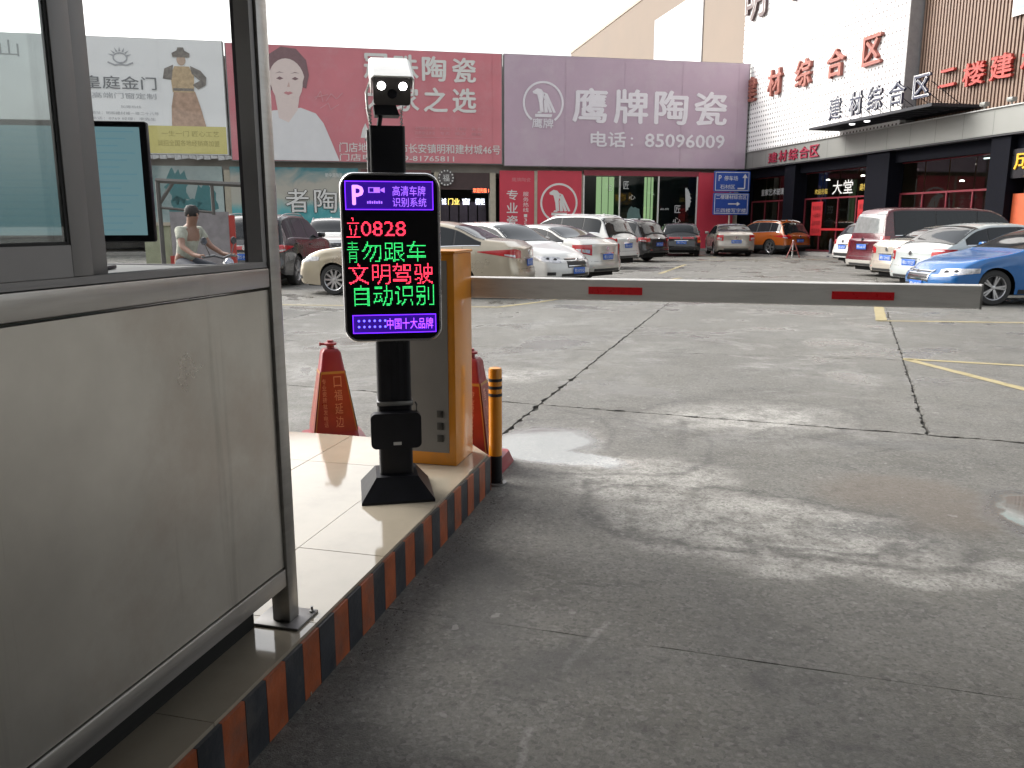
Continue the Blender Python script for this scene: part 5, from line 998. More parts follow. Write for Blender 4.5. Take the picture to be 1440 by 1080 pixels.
def build_car(nm, st, x, y, az, pm, label, sc=(1, 1, 1), spokes=5, twin=True, lights='corner', grille=None, plate=('粤S·8K268', 'r'), two=None, group=None, rear='plain', detail=True, bumper=None):
    """x, y = where the middle of the car stands, az = compass heading of the nose (degrees clockwise from +y)"""
    s = STYLE[st]; L, W, wb, fo, r = s['L'] * sc[0], s['W'] * sc[1], s['wb'] * sc[0], s['fo'] * sc[0], s['r']
    top = pchip([(p[0] * sc[0], p[1] * sc[2]) for p in s['top']]); belt0 = pchip([(p[0] * sc[0], p[1] * sc[2]) for p in s['belt']])
    belt = lambda u: min(belt0(u), top(u) - .045)
    zb0 = .20 if st not in ('suv',) else .26; wh = (fo, fo + wb); RA = r + .045; zc = r
    def zbot(u):
        z = zb0 + .03 * sstep(L - .7, L, u) + .02 * sstep(.5, 0, u)
        for wx in wh:
            d = abs(u - wx)
            if d < RA: z = max(z, zc + math.sqrt(max(RA * RA - d * d, 0)))
        return z
    def hw(u): return W / 2 * (1 - .05 * sstep(1.1, 0, u) - .05 * sstep(L - 1.0, L, u))
    cb = .06; tum = .46 if st not in ('van', 'suv') else (.22 if st == 'van' else .36)
    def section(u):
        zt, zb_, zl, h = top(u), belt(u), zbot(u), hw(u); o = []
        for k in range(9):
            z = zl + (zb_ - zl) * k / 8; f = (z - .58) / .42
            y_ = h * (1 - .045 * f * f * (1 if f < 0 else .9)) + .006 * math.exp(-((z - (zb_ - .16)) / .03) ** 2)
            o.append((y_, z))
        yb = o[-1][0]; rr_ = min(.10, max(.02, (zt - zb_) * .45)); zc_ = zt - rr_ - .0
        for k in range(1, 5):
            z = zb_ + (zc_ - zb_) * k / 4; o.append((yb - tum * (z - zb_), z))
        yc = o[-1][0]
        for k in range(1, 5):
            a = R(90 * k / 4); o.append((yc - rr_ * 1.3 * (1 - math.cos(a)), zc_ + rr_ * .72 * math.sin(a)))
        y2, z2 = o[-1]
        for k in range(1, 5): f = 1 - k / 4; o.append((y2 * f, z2 + (zt - z2) * (1 - f * f)))
        return o                        # 21 points belly to centre line
    us = set(np.linspace(0, L, 40).tolist())
    for wx in wh:
        for a in range(0, 181, 15): us.add(wx + RA * math.cos(R(a)))
        us.add(wx + RA * 1.004); us.add(wx - RA * 1.004)
    us = sorted(u for u in us if 0 <= u <= L); us2 = [us[0]]
    for u in us[1:]:
        if u - us2[-1] > .0012: us2.append(u)
    us = us2
    def deform(u, y_, z):
        f = 2 * abs(y_) / W; fr = sstep(.75, 0, u); re = sstep(L - .75, L, u)
        u += fr * (.30 * f ** 2.6) * (1 if st != 'van' else .5) - re * (.20 * f ** 2.8) * (1 if st != 'van' else .5)
        zz = z / (1.0 * sc[2]); u -= fr * .05 * math.exp(-((zz - .42) / .16) ** 2); u += re * .06 * math.exp(-((zz - .45) / .16) ** 2)
        return u, y_, z
    rb_ = .07; V = []; N = 21
    def ring(u, inset):
        o = section(u); zm = (o[0][1] + o[-1][1]) / 2; hh = (o[-1][1] - o[0][1]) / 2; h = hw(u); q = []
        for y_, z in o: q.append((y_ * (1 - inset / h), zm + (z - zm) * (1 - inset / hh)))
        return q
    rings = []
    for k in (3, 2, 1): a = R(30 * k); rings.append((-rb_ * math.sin(a), ring(0, rb_ * (1 - math.cos(a)))))
    for u in us: rings.append((u, section(u)))
    for k in (1, 2, 3): a = R(30 * k); rings.append((L + rb_ * math.sin(a), ring(L, rb_ * (1 - math.cos(a)))))
    mb = MB()
    def X(u, y_, z): u, y_, z = deform(u, y_, z); return (L / 2 - u, y_, z)
    for u, sec in rings:
        for y_, z in sec: mb.v.append(X(u, y_, z))
        for y_, z in sec[:-1][::-1]: mb.v.append(X(u, -y_, z))
    M_ = 2 * N - 1
    for j in range(len(rings) - 1):
        for i in range(M_ - 1): mb.f.append((j * M_ + i, j * M_ + i + 1, (j + 1) * M_ + i + 1, (j + 1) * M_ + i))
    for idx in (0, len(rings) - 1):
        u, sec = rings[idx]; C = 8; g = [[None] * (C + 1) for _ in range(N)]
        for i in range(N - 1):
            for c in range(C + 1):
                if c == 0: g[i][c] = idx * M_ + i
                elif c == C: g[i][c] = idx * M_ + (M_ - 1 - i)
                else: mb.v.append(X(u, sec[i][0] * (1 - 2 * c / C), sec[i][1])); g[i][c] = len(mb.v) - 1
        for i in range(N - 2):
            for c in range(C): mb.f.append((g[i][c], g[i][c + 1], g[i + 1][c + 1], g[i + 1][c]))
        apex = idx * M_ + N - 1
        for c in range(C): mb.f.append((g[N - 2][c], g[N - 2][c + 1], apex))
    root = empty(nm, WORLD, x, y, 0, label, 'car' if nm != 'van' else 'van', group, rot=R(90 - az))
    if two:  # two-tone body: lower part in another colour, split by face height
        hi, lo = MB(), MB(); hi.v = lo.v = mb.v
        for f in mb.f:
            zz = sum(mb.v[i][2] for i in f) / len(f); (lo if zz < two[1] else hi).f.append(f)
        body = part('body', hi, pm, root, smooth=32); part('lower_body', lo, two[0], root, smooth=32)
        for o_ in (body, root.children[-1] if root.children else body): pass
    else: body = part('body', mb, pm, root, smooth=32)
    bvh = BVHTree.FromPolygons(mb.v, mb.f)
    def proj(p, d, off):
        h = bvh.ray_cast(Vector(p) - Vector(d) * 6, Vector(d)); 
        if h[0] is None: return None
        n_ = h[1] if h[1].dot(Vector(d)) < 0 else -h[1]
        return h[0] - Vector(d) * off * .5 + n_ * off * .5, n_
    def patch(nm_, grid, d, m, off=.005, par=None, sk=.02, label=None, smooth=40):
        d = Vector(d).normalized(); rows = [[proj(p, d, off) for p in row] for row in grid]; o = MB(); nr, nc = len(rows), len(rows[0]); idx = {}
        for i in range(nr):
            for j in range(nc):
                if rows[i][j]: idx[i, j] = len(o.v); o.v.append(tuple(rows[i][j][0]))
        ed = {}
        for i in range(nr - 1):
            for j in range(nc - 1):
                ks = [(i, j), (i, j + 1), (i + 1, j + 1), (i + 1, j)]
                if all(k in idx for k in ks):
                    zs = [rows[a][b][0].dot(d) for a, b in ks]
                    if max(zs) - min(zs) > 1.2: continue
                    f = tuple(idx[k] for k in ks); o.f.append(f)
                    for k in range(4): e_ = (f[k], f[(k + 1) % 4]); ed[e_] = 1
        if not o.f: return None
        inn = {}
        for (a, b) in list(ed):
            if (b, a) in ed: continue
            for q in (a, b):
                if q not in inn: inn[q] = len(o.v); o.v.append(tuple(Vector(o.v[q]) + d * sk))
            o.f.append((b, a, inn[a], inn[b]))
        return part(nm_, o, m, par or root, label, smooth=smooth)
    def quadgrid(fn, nu, nv): return [[fn(i / nu, j / nv) for j in range(nv + 1)] for i in range(nu + 1)]
    X0 = lambda u: L / 2 - u
    # ---- side windows
    w0, w1 = s['win'][0] * sc[0], s['win'][1] * sc[0]; bpx, cpx = s['bp'] * sc[0], s['cp'] * sc[0]
    def wtop(u): return min(top(u) - .105, top(bpx) - .10)
    def wlow(u): return belt(u) + .035
    for sd_ in (-1, 1):
        spans = ((w0, bpx - .03), (bpx + .03, cpx - .02), (cpx + .02, w1))
        # black surround first, then panes
        def full(a, b, eg):
            def fn(i, j):
                u = a + (b - a) * i; lo, hi = wlow(u) - eg, wtop(u) + eg; e1 = min(1., (u - a) / .06 + .0) if a == w0 else 1
                hi = max(hi, lo + .004); return (X0(u), 0, lo + (hi - lo) * j)
            return fn
        patch('window_surround', quadgrid(full(w0 - .03, w1 + .02, .014), 34, 5), (0, -sd_, 0), TRIM, .003, smooth=60)
        for a, b in spans:
            if b - a < .12: continue
            patch('side_window', quadgrid(full(a, b, -.002), 14, 5), (0, -sd_, 0), GLASSC, .008, smooth=60)
        if detail:
            def strip(u0, u1, zf, wd): return [[(X0(u0 + (u1 - u0) * i / 24), 0, zf(u0 + (u1 - u0) * i / 24) + q) for q in (0, wd)] for i in range(25)]
            patch('belt_strip', strip(w0, w1, lambda u: wlow(u) - .028, .014), (0, -sd_, 0), CHROME, .010, smooth=60)
            for ux in (w0 + .12, bpx, cpx + (.18 if st != 'van' else 0)):
                def seam(i, j): zlo = max(zbot(ux) + .05, .30); return (X0(ux + .007 * j - .05 * max(0, i - .6) * 0), 0, zlo + (belt(ux) + .01 - zlo) * i)
                patch('door_seam', quadgrid(seam, 8, 1), (0, -sd_, 0), TRIM, .0015, sk=.004)
            for ux in (bpx - .17, cpx + (.06 if st != 'van' else -.1)):
                m_ = MB(); h0 = proj((X0(ux), 0, belt(ux) - .12), (0, -sd_, 0), .0)
                if h0: p = h0[0]; m_.box(p.x - .09, p.x + .09, min(p.y, p.y + sd_ * .035), max(p.y, p.y + sd_ * .035), p.z - .012, p.z + .014, .008); part('door_handle', m_, pm if not spokes == 10 else CHROME, root)
            patch('sill_trim', [[(X0(wh[0] + RA + .06 + (wb - 2 * RA - .12) * i / 12), 0, zb0 + .01 + q) for q in (0, .08)] for i in range(13)], (0, -sd_, 0), TRIM, .006)
        # mirror
        h0 = proj((X0(w0 + .12), 0, belt(w0 + .12) + .07), (0, -sd_, 0), 0)
        if h0:
            p = h0[0]; m_ = MB(); yy = sorted((p.y + sd_ * .04, p.y + sd_ * .22)); m_.box(p.x - .05, p.x + .07, yy[0], yy[1], p.z - .02, p.z + .11, .035); mi = part('wing_mirror', m_, pm, root)
            m_ = MB(); yy = sorted((p.y - sd_ * .02, p.y + sd_ * .06)); m_.box(p.x - .02, p.x + .03, yy[0], yy[1], p.z - .035, p.z - .01); part('mirror_arm', m_, TRIM, mi)
    # ---- windscreens
    def scr(a, b, front, eg=0.):
        def fn(i, j):
            u = a + (b - a) * i; sec = section(u); yc = sec[12][0] - .035 + eg; return (X0(u), yc * (2 * j - 1), 0)
        return fn
    a, b = s['ws'][0] * sc[0], s['ws'][1] * sc[0]
    patch('windscreen_surround', quadgrid(scr(a - .02, b + .02, True, .022), 10, 12), (0, 0, -1), TRIM, .003, smooth=60); wsn = patch('windscreen', quadgrid(scr(a, b, True), 10, 12), (0, 0, -1), GLASSC, .008, smooth=60)
    a, b = s['rs'][0] * sc[0], s['rs'][1] * sc[0]
    if s.get('vanrear'):
        def fv(i, j): z = 1.20 + .52 * i; return (0, (W / 2 - .17 - .10 * i) * (2 * j - 1), z * sc[2])
        patch('rear_window', quadgrid(fv, 8, 12), (1, 0, 0), mat('van_rear_glass', (.16, .17, .17), .12, var=.2, coat=.6), .008, smooth=60)
    else:
        patch('rear_surround', quadgrid(scr(a - .02, b + .02, False, .02), 10, 12), (0, 0, -1), TRIM, .003, smooth=60); rw = patch('rear_window', quadgrid(scr(a, b, False), 10, 12), (0, 0, -1), GLASSC, .008, smooth=60)
    # ---- nose
    H0 = top(.05)
    fg = lambda y0, y1, z0, z1, nu=6, nv=6: quadgrid(lambda i, j: (0, y0 + (y1 - y0) * j, z0 + (z1 - z0) * i), nu, nv)
    if detail:
        gz0, gz1, gw = H0 - .26, H0 - .06, .36
        gp = patch('grille', fg(-gw, gw, gz0, gz1), (-1, 0, 0), TRIM, .006)
        if gp:
            for k in range(4 if grille == 'bars' else 2):
                zz = gz0 + .03 + k * (gz1 - gz0 - .05) / (3 if grille == 'bars' else 1); patch('grille_bar', fg(-gw + .02, gw - .02, zz, zz + .016, 1, 8), (-1, 0, 0), CHROME, .016, gp)
            if grille == 'bars':
                for yy in (-gw - .005, gw - .02): patch('grille_edge', fg(yy, yy + .025, gz0 - .01, gz1 + .01, 4, 1), (-1, 0, 0), CHROME, .014, gp)
            m_ = MB(); h0 = proj((0, 0, H0 - .11), (-1, 0, 0), .0)
            if h0:
                m_.lathe([(.058, h0[0].x + .014), (.058, h0[0].x + .022), (.044, h0[0].x + .024), (.044, h0[0].x + .014)], 0, h0[0].z, 16, 'x'); m_.box(h0[0].x + .012, h0[0].x + .022, -.045, .045, h0[0].z - .006, h0[0].z + .006); part('badge', m_, CHROME, gp)
        patch('lower_grille', fg(-.52, .52, zb0 + .04, zb0 + .16), (-1, 0, 0), TRIM, .005)
        if plate[1] == 'f':
            h0 = proj((0, 0, H0 - .33), (-1, 0, 0), 0); p = h0[0] if h0 else Vector((L / 2, 0, .4)); m_ = MB(); m_.box(p.x + .012, p.x + .022, -.22, .22, p.z - .07, p.z + .07, .004); pl_ = part('number_plate', m_, PLB, root)
            part('plate_text', text_mb(plate[0], -.19, .19, p.z - .045, p.z + .045, lambda a_, z, d: (p.x + .0235, a_, z), bold=.02), PLT, pl_, smooth=0)
        for sg in (-1, 1):
            dv = Vector((-1, -sg * .75, 0)).normalized(); tv = Vector((-dv.y, dv.x, 0)) * 1.0
            ctr = Vector((L / 2 - .28, sg * (W / 2 - .20), 0))
            if tv.y * sg < 0: tv = -tv
            def hl(i, j):
                a_ = -.30 + .62 * j; zc1 = H0 - .115 + .05 * j + .02; hh = .075 * (1 - .45 * j) * (1 - .5 * max(0, .2 - j) * 5 * .5)
                return tuple(ctr + tv * a_ + Vector((0, 0, zc1 - hh + 2 * hh * i)))
            hd_ = patch('headlight', quadgrid(hl, 4, 14), dv, LAMPW, .007)
            if hd_:
                for jj in (.22, .5):
                    c0 = proj(hl(.5, jj), dv, .004)
                    if c0:
                        o_ = MB(); rot = dv.to_track_quat('Z', 'Y').to_matrix(); ring_ = []
                        for k in range(14): q = rot @ Vector((.042 * math.cos(k * .449), .042 * math.sin(k * .449), 0)); o_.v.append(tuple(c0[0] + q - dv * .008))
                        o_.v.append(tuple(c0[0] - dv * .02)); o_.f = [(k, (k + 1) % 14, 14) for k in range(14)]; part('projector', o_, mat('dark_projector', (.03, .03, .035), .1), hd_)
            patch('fog_lamp', quadgrid(lambda i, j: tuple(ctr + tv * (-.16 + .2 * j) + Vector((0, 0, .33 + .07 * i))), 3, 5), dv, TRIM, .005)
    # ---- tail
    zt_ = belt0(L - .1); 
    for sg in (-1, 1):
        dv = Vector((1, -sg * .7, 0)).normalized(); tv = Vector((-dv.y, dv.x, 0))
        if tv.y * sg < 0: tv = -tv
        ctr = Vector((-L / 2 + .20, sg * (W / 2 - .18), 0))
        if lights == 'corner':
            def tlp(i, j): a_ = -.30 + .74 * j; hh = .088 * (1 - .90 * max(0, j - .35) / .65) * (1 - .25 * max(0, .2 - j) / .2); return tuple(ctr + tv * a_ + Vector((0, 0, zt_ - .13 + .05 * j - hh + 2 * hh * i)))
            tp_ = patch('tail_light', quadgrid(tlp, 4, 14), dv, TAIL, .008)
            if tp_: patch('indicator', quadgrid(lambda i, j: tlp(.1 + .25 * i, .25 + .3 * j), 2, 5), dv, LAMPW, .011, tp_)
        elif lights == 'square':
            def tlp(i, j): a_ = -.22 + .44 * j; hh = .13 * (1 - .35 * j); return tuple(ctr + tv * a_ + Vector((0, 0, zt_ - .13 + .04 * j - hh + 2 * hh * i)))
            tp_ = patch('tail_light', quadgrid(tlp, 4, 8), dv, TAIL, .010)
            if tp_: patch('indicator', quadgrid(lambda i, j: tlp(.15 + .35 * i, .15 + .7 * j), 2, 5), dv, LAMPW, .014, tp_)
        elif lights == 'tall':
            def tlp(i, j): a_ = -.12 + .22 * j; return tuple(ctr + tv * a_ + Vector((0, 0, zt_ - .32 + .32 * i)))
            tp_ = patch('tail_light', quadgrid(tlp, 5, 5), dv, TAIL, .010)
            if tp_: patch('indicator', quadgrid(lambda i, j: tlp(.1 + .25 * i, .1 + .8 * j), 2, 4), dv, AMB, .013, tp_)
    rg = lambda y0, y1, z0, z1, nu=4, nv=8: quadgrid(lambda i, j: (0, y0 + (y1 - y0) * j, z0 + (z1 - z0) * i), nu, nv)
    if rear == 'bar': patch('light_bar', rg(-.55, .55, zt_ - .14, zt_ - .06, 2, 12), (1, 0, 0), TAIL, .007)
    patch('bumper_insert', rg(-W / 2 * .62, W / 2 * .62, zb0 + .045, zb0 + (.17 if not bumper else bumper)), (1, 0, 0), TRIM, .006)
    patch('trunk_seam', rg(-W / 2 * .72, W / 2 * .72, .555 * sc[2], .563 * sc[2], 1, 12), (1, 0, 0), TRIM, .002, sk=.004)
    patch('chrome_strip', rg(-.30, .30, zt_ - .225, zt_ - .20, 1, 6), (1, 0, 0), CHROME, .016)
    zp = zt_ - .30
    h0 = proj((0, 0, zp), (1, 0, 0), 0)
    if h0 and plate[1] == 'r':
        p = h0[0]; patch('plate_recess', rg(-.29, .29, zp - .095, zp + .085, 2, 4), (1, 0, 0), pm, .004)
        m_ = MB(); m_.box(p.x - .024, p.x - .012, -.22, .22, zp - .07, zp + .07, .004); pl_ = part('number_plate', m_, PLB, root); part('plate_text', text_mb(plate[0], -.19, .19, zp - .045, zp + .045, lambda a_, z, d: (p.x - .0255, -a_, z), bold=.02), PLT, pl_, smooth=0)
    h0 = proj((0, 0, zt_ - .10), (1, 0, 0), 0)
    if h0: m_ = MB(); m_.lathe([(.05, h0[0].x - .014), (.05, h0[0].x + .01)], 0, zt_ - .10, 14, 'x'); part('badge', m_, CHROME, root)
    for yy in (-.5, .5):
        h0 = proj((0, yy, zb0 + .10), (1, 0, 0), 0)
        if h0 and detail: m_ = MB(); m_.box(h0[0].x - .012, h0[0].x + .01, yy - .09, yy + .09, zb0 + .2, zb0 + .225); part('reflector', m_, TAIL, root)
    # ---- underbody, wheels
    m_ = MB(); m_.box(-L / 2 + .16, L / 2 - .18, -(W / 2 - .27), W / 2 - .27, .17, .66, .02); m_.box(-L / 2 + fo * .5 + .5, L / 2 - fo - .45, -(W / 2 - .08), W / 2 - .08, .19, .30); m_.box(-L / 2 + .5, L / 2 - .6, -(W / 2 - .2), W / 2 - .2, .62, .78); part('underbody', m_, UNDER, root, smooth=0)
    key = (r, spokes, twin)
    if key not in _wm: _wm[key] = [mesh_from('wheel', q, m) for q, m in zip(wheel_mesh(*key), (TYRE, RIM, TRIM))]
    for wx in wh:
        for sg in (-1, 1):
            ww = lk('wheel', _wm[key][0], root, (X0(wx), sg * (W / 2 - .135), r), 0 if sg < 0 else math.pi)
            lk('rim', _wm[key][1], ww); lk('rim_back', _wm[key][2], ww)
    if s.get('rails') and detail:
        for sg in (-1, 1):
            pts = [(X0(u), sg * (section(u)[14][0] - .02), section(u)[15][1] + (.035 if 0 < k < 8 else .0)) for k, u in enumerate(np.linspace(2.2, 4.1, 9) * sc[0])]; m_ = MB(); m_.tube(pts, .014, 8); part('roof_rail', m_, mat('rail_grey', (.35, .35, .36), .35, metal=.7), root)
    m_ = MB(); ua = L * .80 if st == 'suv' else L * .66; za = top(ua); m_.prism([(X0(ua) - .09, za - .01), (X0(ua) + .09, za - .01), (X0(ua) - .07, za + .06)], -.02, .02, 'y'); 
    if st in ('suv',): part('roof_fin', m_, pm, root)
    return root
def front_at(cx, cy, az, half): return cx - math.sin(R(az)) * half, cy - math.cos(R(az)) * half   # centre from the middle of the nose
PG = paint('champagne_gold', (.40, .35, .27), .5, .28); PWH = paint('white', (.54, .54, .525)); PSI = paint('pale_silver', (.46, .45, .42), .4); PBK = paint('black', (.010, .010, .012)); PGR = paint('warm_grey', (.33, .30, .26), .4)
POR = paint('burnt_orange', (.32, .075, .008), .1); PMA = paint('maroon', (.065, .003, .009), .0); PCH = paint('champagne', (.46, .42, .36), .4); PBL = paint('blue', (.0, .085, .27), .0); PSW = paint('pearl_white', (.42, .45, .445), .2)
# the row behind the barrier cabinet
def by_rear_corner(cx, cy, az, L, W, side):   # corner of the tail -> centre; side +1: that corner lies to the nose's left hand
    h = Vector((math.sin(R(az)), math.cos(R(az)))); lf = Vector((-h.y, h.x)); c = Vector((cx, cy)) + h * L / 2 - lf * side * W / 2; return c.x, c.y
h_ = Vector((math.sin(R(-75)), math.cos(R(-75)))); lf_ = Vector((-h_.y, h_.x))
c = Vector((-3.69, 17.03)) - h_ * (4.68 * 1.02 / 2 - .88 * 1.02) - lf_ * .86
build_car('sedan_car', 'sedan', c.x, c.y, -75, PG, 'champagne gold sedan side-on behind the terminal with spoked alloy wheels', (1.02, 1.0, 1.03), 10, False, plate=('粤S·2K61Z', 'r'))
hx, hy = front_at(1.42, 18.75, 129, 2.075); build_car('hatchback_car', 'hatch', hx, hy, 129, PWH, 'white hatchback nosing out between the gold sedan and the silver-tailed sedan', (1, 1.02, 1), 5, True, grille=None, plate=('粤S·B705Q', 'f'))
hx, hy = by_rear_corner(1.75, 19.9, -51, 4.68, 1.8, 1); build_car('sedan_car', 'sedan', hx, hy, -51, PSI, 'pale silver sedan with square tail lamps parked diagonally beside the white hatchback', (1, 1, .99), 5, True, 'square', plate=('粤S·5F83', 'r'))
hx, hy = by_rear_corner(3.15, 26.6, -50, 4.85, 1.95, 1); build_car('suv_car', 'suv', hx, hy, -50, PWH, 'big white SUV with dark rear window parked diagonally behind the silver sedan', (1.02, 1.03, 1.03), 5, True, plate=('粤B·6Q19', 'r'))
hx, hy = by_rear_corner(5.0, 31.5, -46, 4.75, 1.9, 1); build_car('suv_car', 'suv', hx, hy, -46, PBK, 'black SUV mostly hidden behind the big white SUV', (1, 1, .96), 5, True, plate=('粤S·Y310', 'r'))
build_car('hatchback_car', 'hatch', 7.85, 39.3, 7, PBK, 'black hatchback with chrome strip parked tail out by the glass shop front', (.98, 1.06, 1), 5, True, 'tall', plate=('粤S·77A2', 'r'), rear='bar')
build_car('sedan_car', 'sedan', 10.35, 39.7, 6, PGR, 'warm grey sedan parked tail out below the blue direction boards', (.98, .97, 1), 5, True, 'square', plate=('粤S·90LK', 'r'))
build_car('suv_car', 'suv', 12.6, 41.4, -28, POR, 'burnt orange SUV parked near the corner where the two shop rows meet', (.93, .96, .95), 5, True, plate=('粤S·31GT', 'r'), two=(mat('black_cladding', (.02, .02, .02), .6), .48))
# the row by the mall
hx, hy = by_rear_corner(11.72, 28.2, 78.7, 4.15, 1.72, -1); build_car('hatchback_car', 'hatch', hx, hy, 78.7, PWH, 'small white car with black bumper parked beyond the maroon van', (.95, .98, 1.03), 5, True, 'corner', plate=('粤S·6D20', 'r'), bumper=.26)
hx, hy = by_rear_corner(10.08, 22.5, 78.7, 4.85, 1.72, -1); build_car('van', 'van', hx, hy, 78.7, PMA, 'maroon van with silver lower bumper parked tail out before the mall', (1, 1, 1), 5, True, 'tall', plate=('粤S·A163', 'r'), two=(paint('van_silver', (.50, .48, .44), .4), .50))
hx, hy = by_rear_corner(9.42, 19.5, 78.7, 4.68, 1.8, -1); build_car('sedan_car', 'sedan', hx, hy, 78.7, PCH, 'champagne sedan squeezed between the maroon van and the pearl white liftback', (.98, .96, .97), 5, True, 'corner', plate=('粤S·2M8B', 'r'))
hx, hy = by_rear_corner(8.86, 17.05, 78.7, 4.35, 1.76, -1); build_car('liftback_car', 'liftback', hx, hy, 78.7, PSW, 'pearl white liftback with big red tail lamp beside the blue sedan', (1, 1, 1), 5, True, 'square', plate=('粤S·T52F', 'r'))
h_ = Vector((-1, -.035)).normalized(); lf_ = Vector((-h_.y, h_.x)); c = Vector((8.67, 14.77)) - h_ * (4.60 / 2 - .87) - lf_ * .85
build_car('sedan_car', 'sleek', c.x, c.y, -92, PBL, 'bright blue sedan with chrome barred grille at the end of the barrier arm', (1, 1, 1), 5, True, grille='bars', plate=('粤S·8L9J6', 'f'))
# beyond the booth
build_car('suv_car', 'suv', -5.98, 21.2, 3, PBK, 'black SUV with red rear light bar, partly behind the booth corner post', (.95, .97, .99), 5, True, plate=('粤S·M418', 'r'), rear='bar')
build_car('suv_car', 'suv', -6.55, 30.2, 168, PWH, 'white SUV facing the gate beyond the black sedan', (.93, .96, .98), 5, True, plate=('粤S·K7P2', 'f'))

# ================================================================== RIDER AND MOTOR SCOOTER (seen through the booth windows)
mt = empty('motor_scooter', WORLD, -4.35, 11.7, 0, 'dark motor scooter with round mirror and front rack seen through the booth windows', 'motor scooter', rot=R(-25))
SCB = mat('scooter_black', (.03, .03, .035), .3, coat=.5); SCR = mat('scooter_red', (.30, .02, .02), .3)
for xx in (-.62, .62):
    m_ = MB(); m_.lathe([(.15, -.045), (.22, -.05), (.245, -.025), (.245, .025), (.22, .05), (.15, .045)], xx, .245, 22, 'y'); wl = part('wheel', m_, TYRE, mt); m_ = MB(); m_.lathe([(.15, -.03), (.04, -.05), (.04, .05), (.15, .03)], xx, .245, 16, 'y'); part('rim', m_, RIM, wl)
m_ = MB(); m_.prism([(-.75, .50), (-.45, .42), (-.15, .38), (-.05, .30), (.30, .28), (.36, .36), (.42, .80), (.34, .86), (.28, .45), (-.02, .42), (-.12, .74), (-.72, .78)], -.13, .13, 'y'); part('body_shell', m_, SCB, mt)
m_ = MB(); m_.prism([(-.74, .781), (-.12, .745), (-.10, .80), (-.70, .86)], -.13, .13, 'y'); part('seat', m_, RUB, mt)
m_ = MB(); m_.bar((.60, 0, .25), (.36, 0, .95), .03); part('fork', m_, RIM, mt)
m_ = MB(); m_.tube([(.28, -.33, 1.0), (.33, -.15, 1.02), (.34, 0, .98), (.33, .15, 1.02), (.28, .33, 1.0)], .016); hb_ = part('handlebar', m_, SCB, mt)
for sg in (-1, 1):
    m_ = MB(); m_.tube([(.31, sg * .2, 1.02), (.30, sg * .27, 1.17)], .007, 6); m_.lathe([(.055, .285), (.05, .30)], sg * .28, 1.22, 16, 'x'); part('mirror', m_, SCB, hb_)
m_ = MB(); m_.lathe([(.04, .36), (.085, .43), (.085, .46)], 0, .90, 18, 'x'); part('headlight', m_, LAMPW, mt)
m_ = MB(); m_.prism([(-.86, .66), (-.72, .66), (-.72, .74), (-.84, .74)], -.08, .08, 'y'); part('tail_light', m_, TAIL, mt)
m_ = MB(); m_.prism([(.42, .48), (.62, .52), (.80, .40), (.60, .49)][::-1], -.06, .06, 'y'); part('mudguard', m_, SCR, mt)
pe = empty('person', WORLD, -4.35, 11.7, 0, 'person in a pale shirt with short dark hair riding the motor scooter', 'person', rot=R(-25))
def skin(nm, V, E_, Rr, m, par, sub=2, root_i=0):
    me = bpy.data.meshes.new(nm); me.from_pydata(V, E_, []); o = bpy.data.objects.new(nm, me); COL.objects.link(o); me.materials.append(m); o.parent = par
    a = o.modifiers.new('skin', 'SKIN'); 
    for i, r_ in enumerate(Rr): me.skin_vertices[0].data[i].radius = (r_, r_) if not isinstance(r_, tuple) else r_
    me.skin_vertices[0].data[root_i].use_root = True
    b = o.modifiers.new('sub', 'SUBSURF'); b.levels = sub; b.render_levels = sub; a.use_smooth_shade = True; return o
SKN = mat('skin_tone', (.24, .13, .09), .55, var=.08); SHT = mat('pale_shirt', (.36, .37, .31), .9, var=.25, scale=9, bump=1., bscale=14); TRS = mat('dark_trousers', (.04, .045, .06), .8)
# one continuous body: pelvis, spine, neck, head, arms to the grips, legs to the footboard
V = [(-.38, 0, .90), (-.34, 0, 1.05), (-.29, 0, 1.22), (-.25, 0, 1.34), (-.21, 0, 1.43), (-.18, 0, 1.53), (-.16, 0, 1.62)]; E_ = [(i, i + 1) for i in range(6)]; Rr = [(.15, .12), (.14, .11), (.16, .115), (.12, .09), .052, .085, .07]
for sg in (-1, 1):
    b0 = len(V); V += [(-.25, sg * .17, 1.36), (-.14, sg * .26, 1.14), (.08, sg * .27, 1.03), (.24, sg * .27, 1.01)]; E_ += [(3, b0), (b0, b0 + 1), (b0 + 1, b0 + 2), (b0 + 2, b0 + 3)]; Rr += [.062, .045, .033, .026]
    b0 = len(V); V += [(-.34, sg * .10, .86), (.06, sg * .20, .82), (.12, sg * .17, .40), (.13, sg * .17, .34)]; E_ += [(0, b0), (b0, b0 + 1), (b0 + 1, b0 + 2), (b0 + 2, b0 + 3)]; Rr += [.10, .065, .045, .04]
bd_ = skin('body', V, E_, Rr, SKN, pe)
sh2 = skin('shirt', [(-.37, 0, .93), (-.34, 0, 1.05), (-.29, 0, 1.22), (-.255, 0, 1.345), (-.25, .17, 1.36), (-.18, .23, 1.22), (-.25, -.17, 1.36), (-.18, -.23, 1.22)], [(0, 1), (1, 2), (2, 3), (3, 4), (4, 5), (3, 6), (6, 7)], [(.17, .14), (.155, .125), (.175, .13), (.13, .10), .078, .066, .078, .066], SHT, pe)
for sg in (-1, 1): skin('trousers', [(-.37, sg * .06, .90), (-.30, sg * .12, .87), (.065, sg * .20, .82), (.12, sg * .17, .42)], [(0, 1), (1, 2), (2, 3)], [.125, .115, .078, .058], TRS, pe)
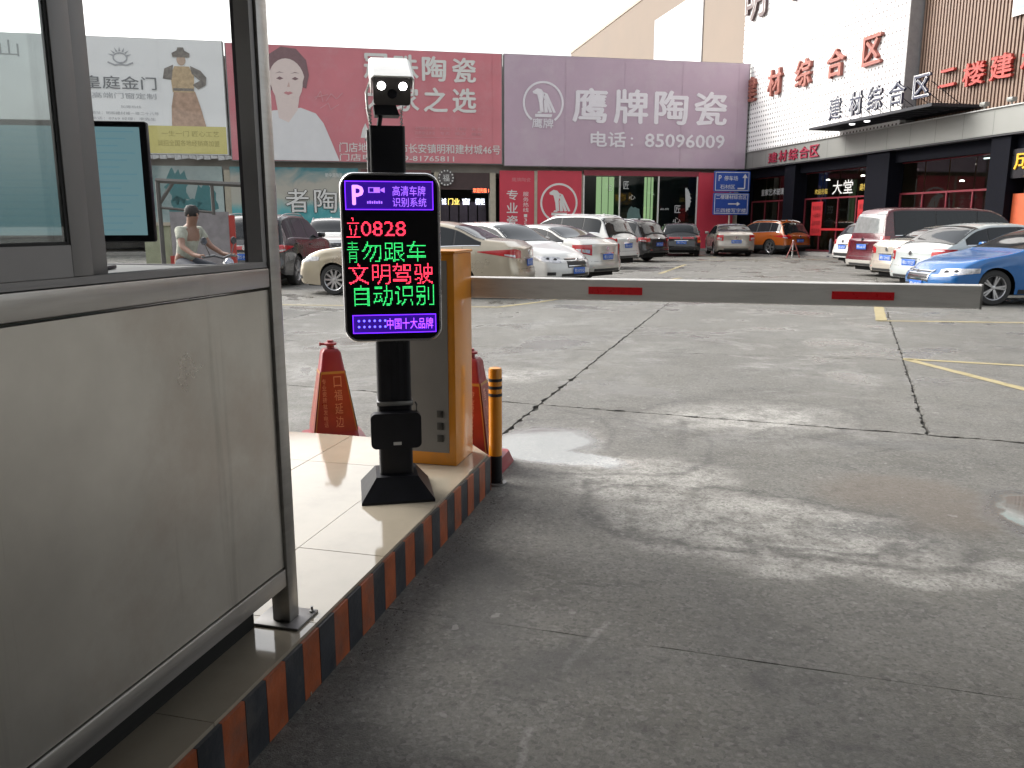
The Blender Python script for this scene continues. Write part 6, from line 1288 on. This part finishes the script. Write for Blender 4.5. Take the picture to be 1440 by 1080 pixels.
m_ = MB(); m_.lathe([(.02, 1.715), (.062, 1.705), (.092, 1.665), (.10, 1.61), (.094, 1.57), (.08, 1.555)], -.185, 0, 20); part('hair', m_, mat('dark_hair', (.015, .012, .012), .7, bump=.5, bscale=120), pe)
for sg in (-1, 1):
    m_ = MB(); m_.lathe([(.004, sg * .070), (.020, sg * .078), (.018, sg * .092)], -.165, 1.575, 10, 'y'); part('ear', m_, SKN, pe)
    m_ = MB(); m_.lathe([(.004, -.082), (.010, -.078)], sg * .03, 1.59, 8, 'x'); part('eye', m_, MATS['dark_hair'], pe)
    for k in range(4): m_ = MB(); q = .235 + .016 * k; m_.tube([(q - .03, sg * (.245 + .016 * k), 1.03), (q, sg * (.245 + .016 * k), 1.035), (q + .02, sg * (.245 + .016 * k), 1.012), (q + .005, sg * (.245 + .016 * k), .99)], [.009, .0085, .008, .007], 7); part('finger', m_, SKN, pe)
    m_ = MB(); m_.prism([(.08, .29), (.34, .29), (.34, .33), (.22, .37), (.08, .37)], sg * .17 - .045, sg * .17 + .045, 'y'); part('shoe', m_, RUB, pe)
m_ = MB(); m_.prism([(-.085, 1.555), (-.060, 1.555), (-.083, 1.60)], -.012, .012, 'y'); part('nose', m_, SKN, pe)
m_ = MB(); m_.box(-.085, -.076, -.024, .024, 1.528, 1.538, .002); part('mouth', m_, mat('lips', (.28, .09, .08), .5), pe)
# folding trestle sign by the orange SUV and low bollards
tr = empty('folding_trestle', WORLD, 12.3, 36.2, 0, 'small red and white folding trestle on the ground before the orange SUV', 'trestle', rot=R(20))
m_ = MB()
for a, b2 in (((-.35, 0, 0), (.0, 0, .75)), ((.35, 0, 0), (.0, 0, .75)), ((-.2, 0, .3), (.2, 0, .3))): m_.bar(a, b2, .022)
part('leg_frame', m_, mat('trestle_red', (.3, .09, .08), .5), tr)
m_ = MB(); m_.bar((.0, .05, .75), (.35, .5, 0), .03); part('rear_leg', m_, WHITE_P, tr)
for i, (a, b2, l_) in enumerate(((14.3, 37.2, 'short dark post standing on the ground before the orange SUV'), (16.6, 36.8, 'short dark post standing in the open ground by the mall entrance'))):
    e = empty('bollard', WORLD, a, b2, 0, l_, 'post', rot=0); m_ = MB(); m_.lathe([(.14, 0), (.14, .04), (.07, .06), (.065, .75), (.03, .80)], n=14); part('post', m_, mat('dark_post', (.03, .03, .045), .6), e)
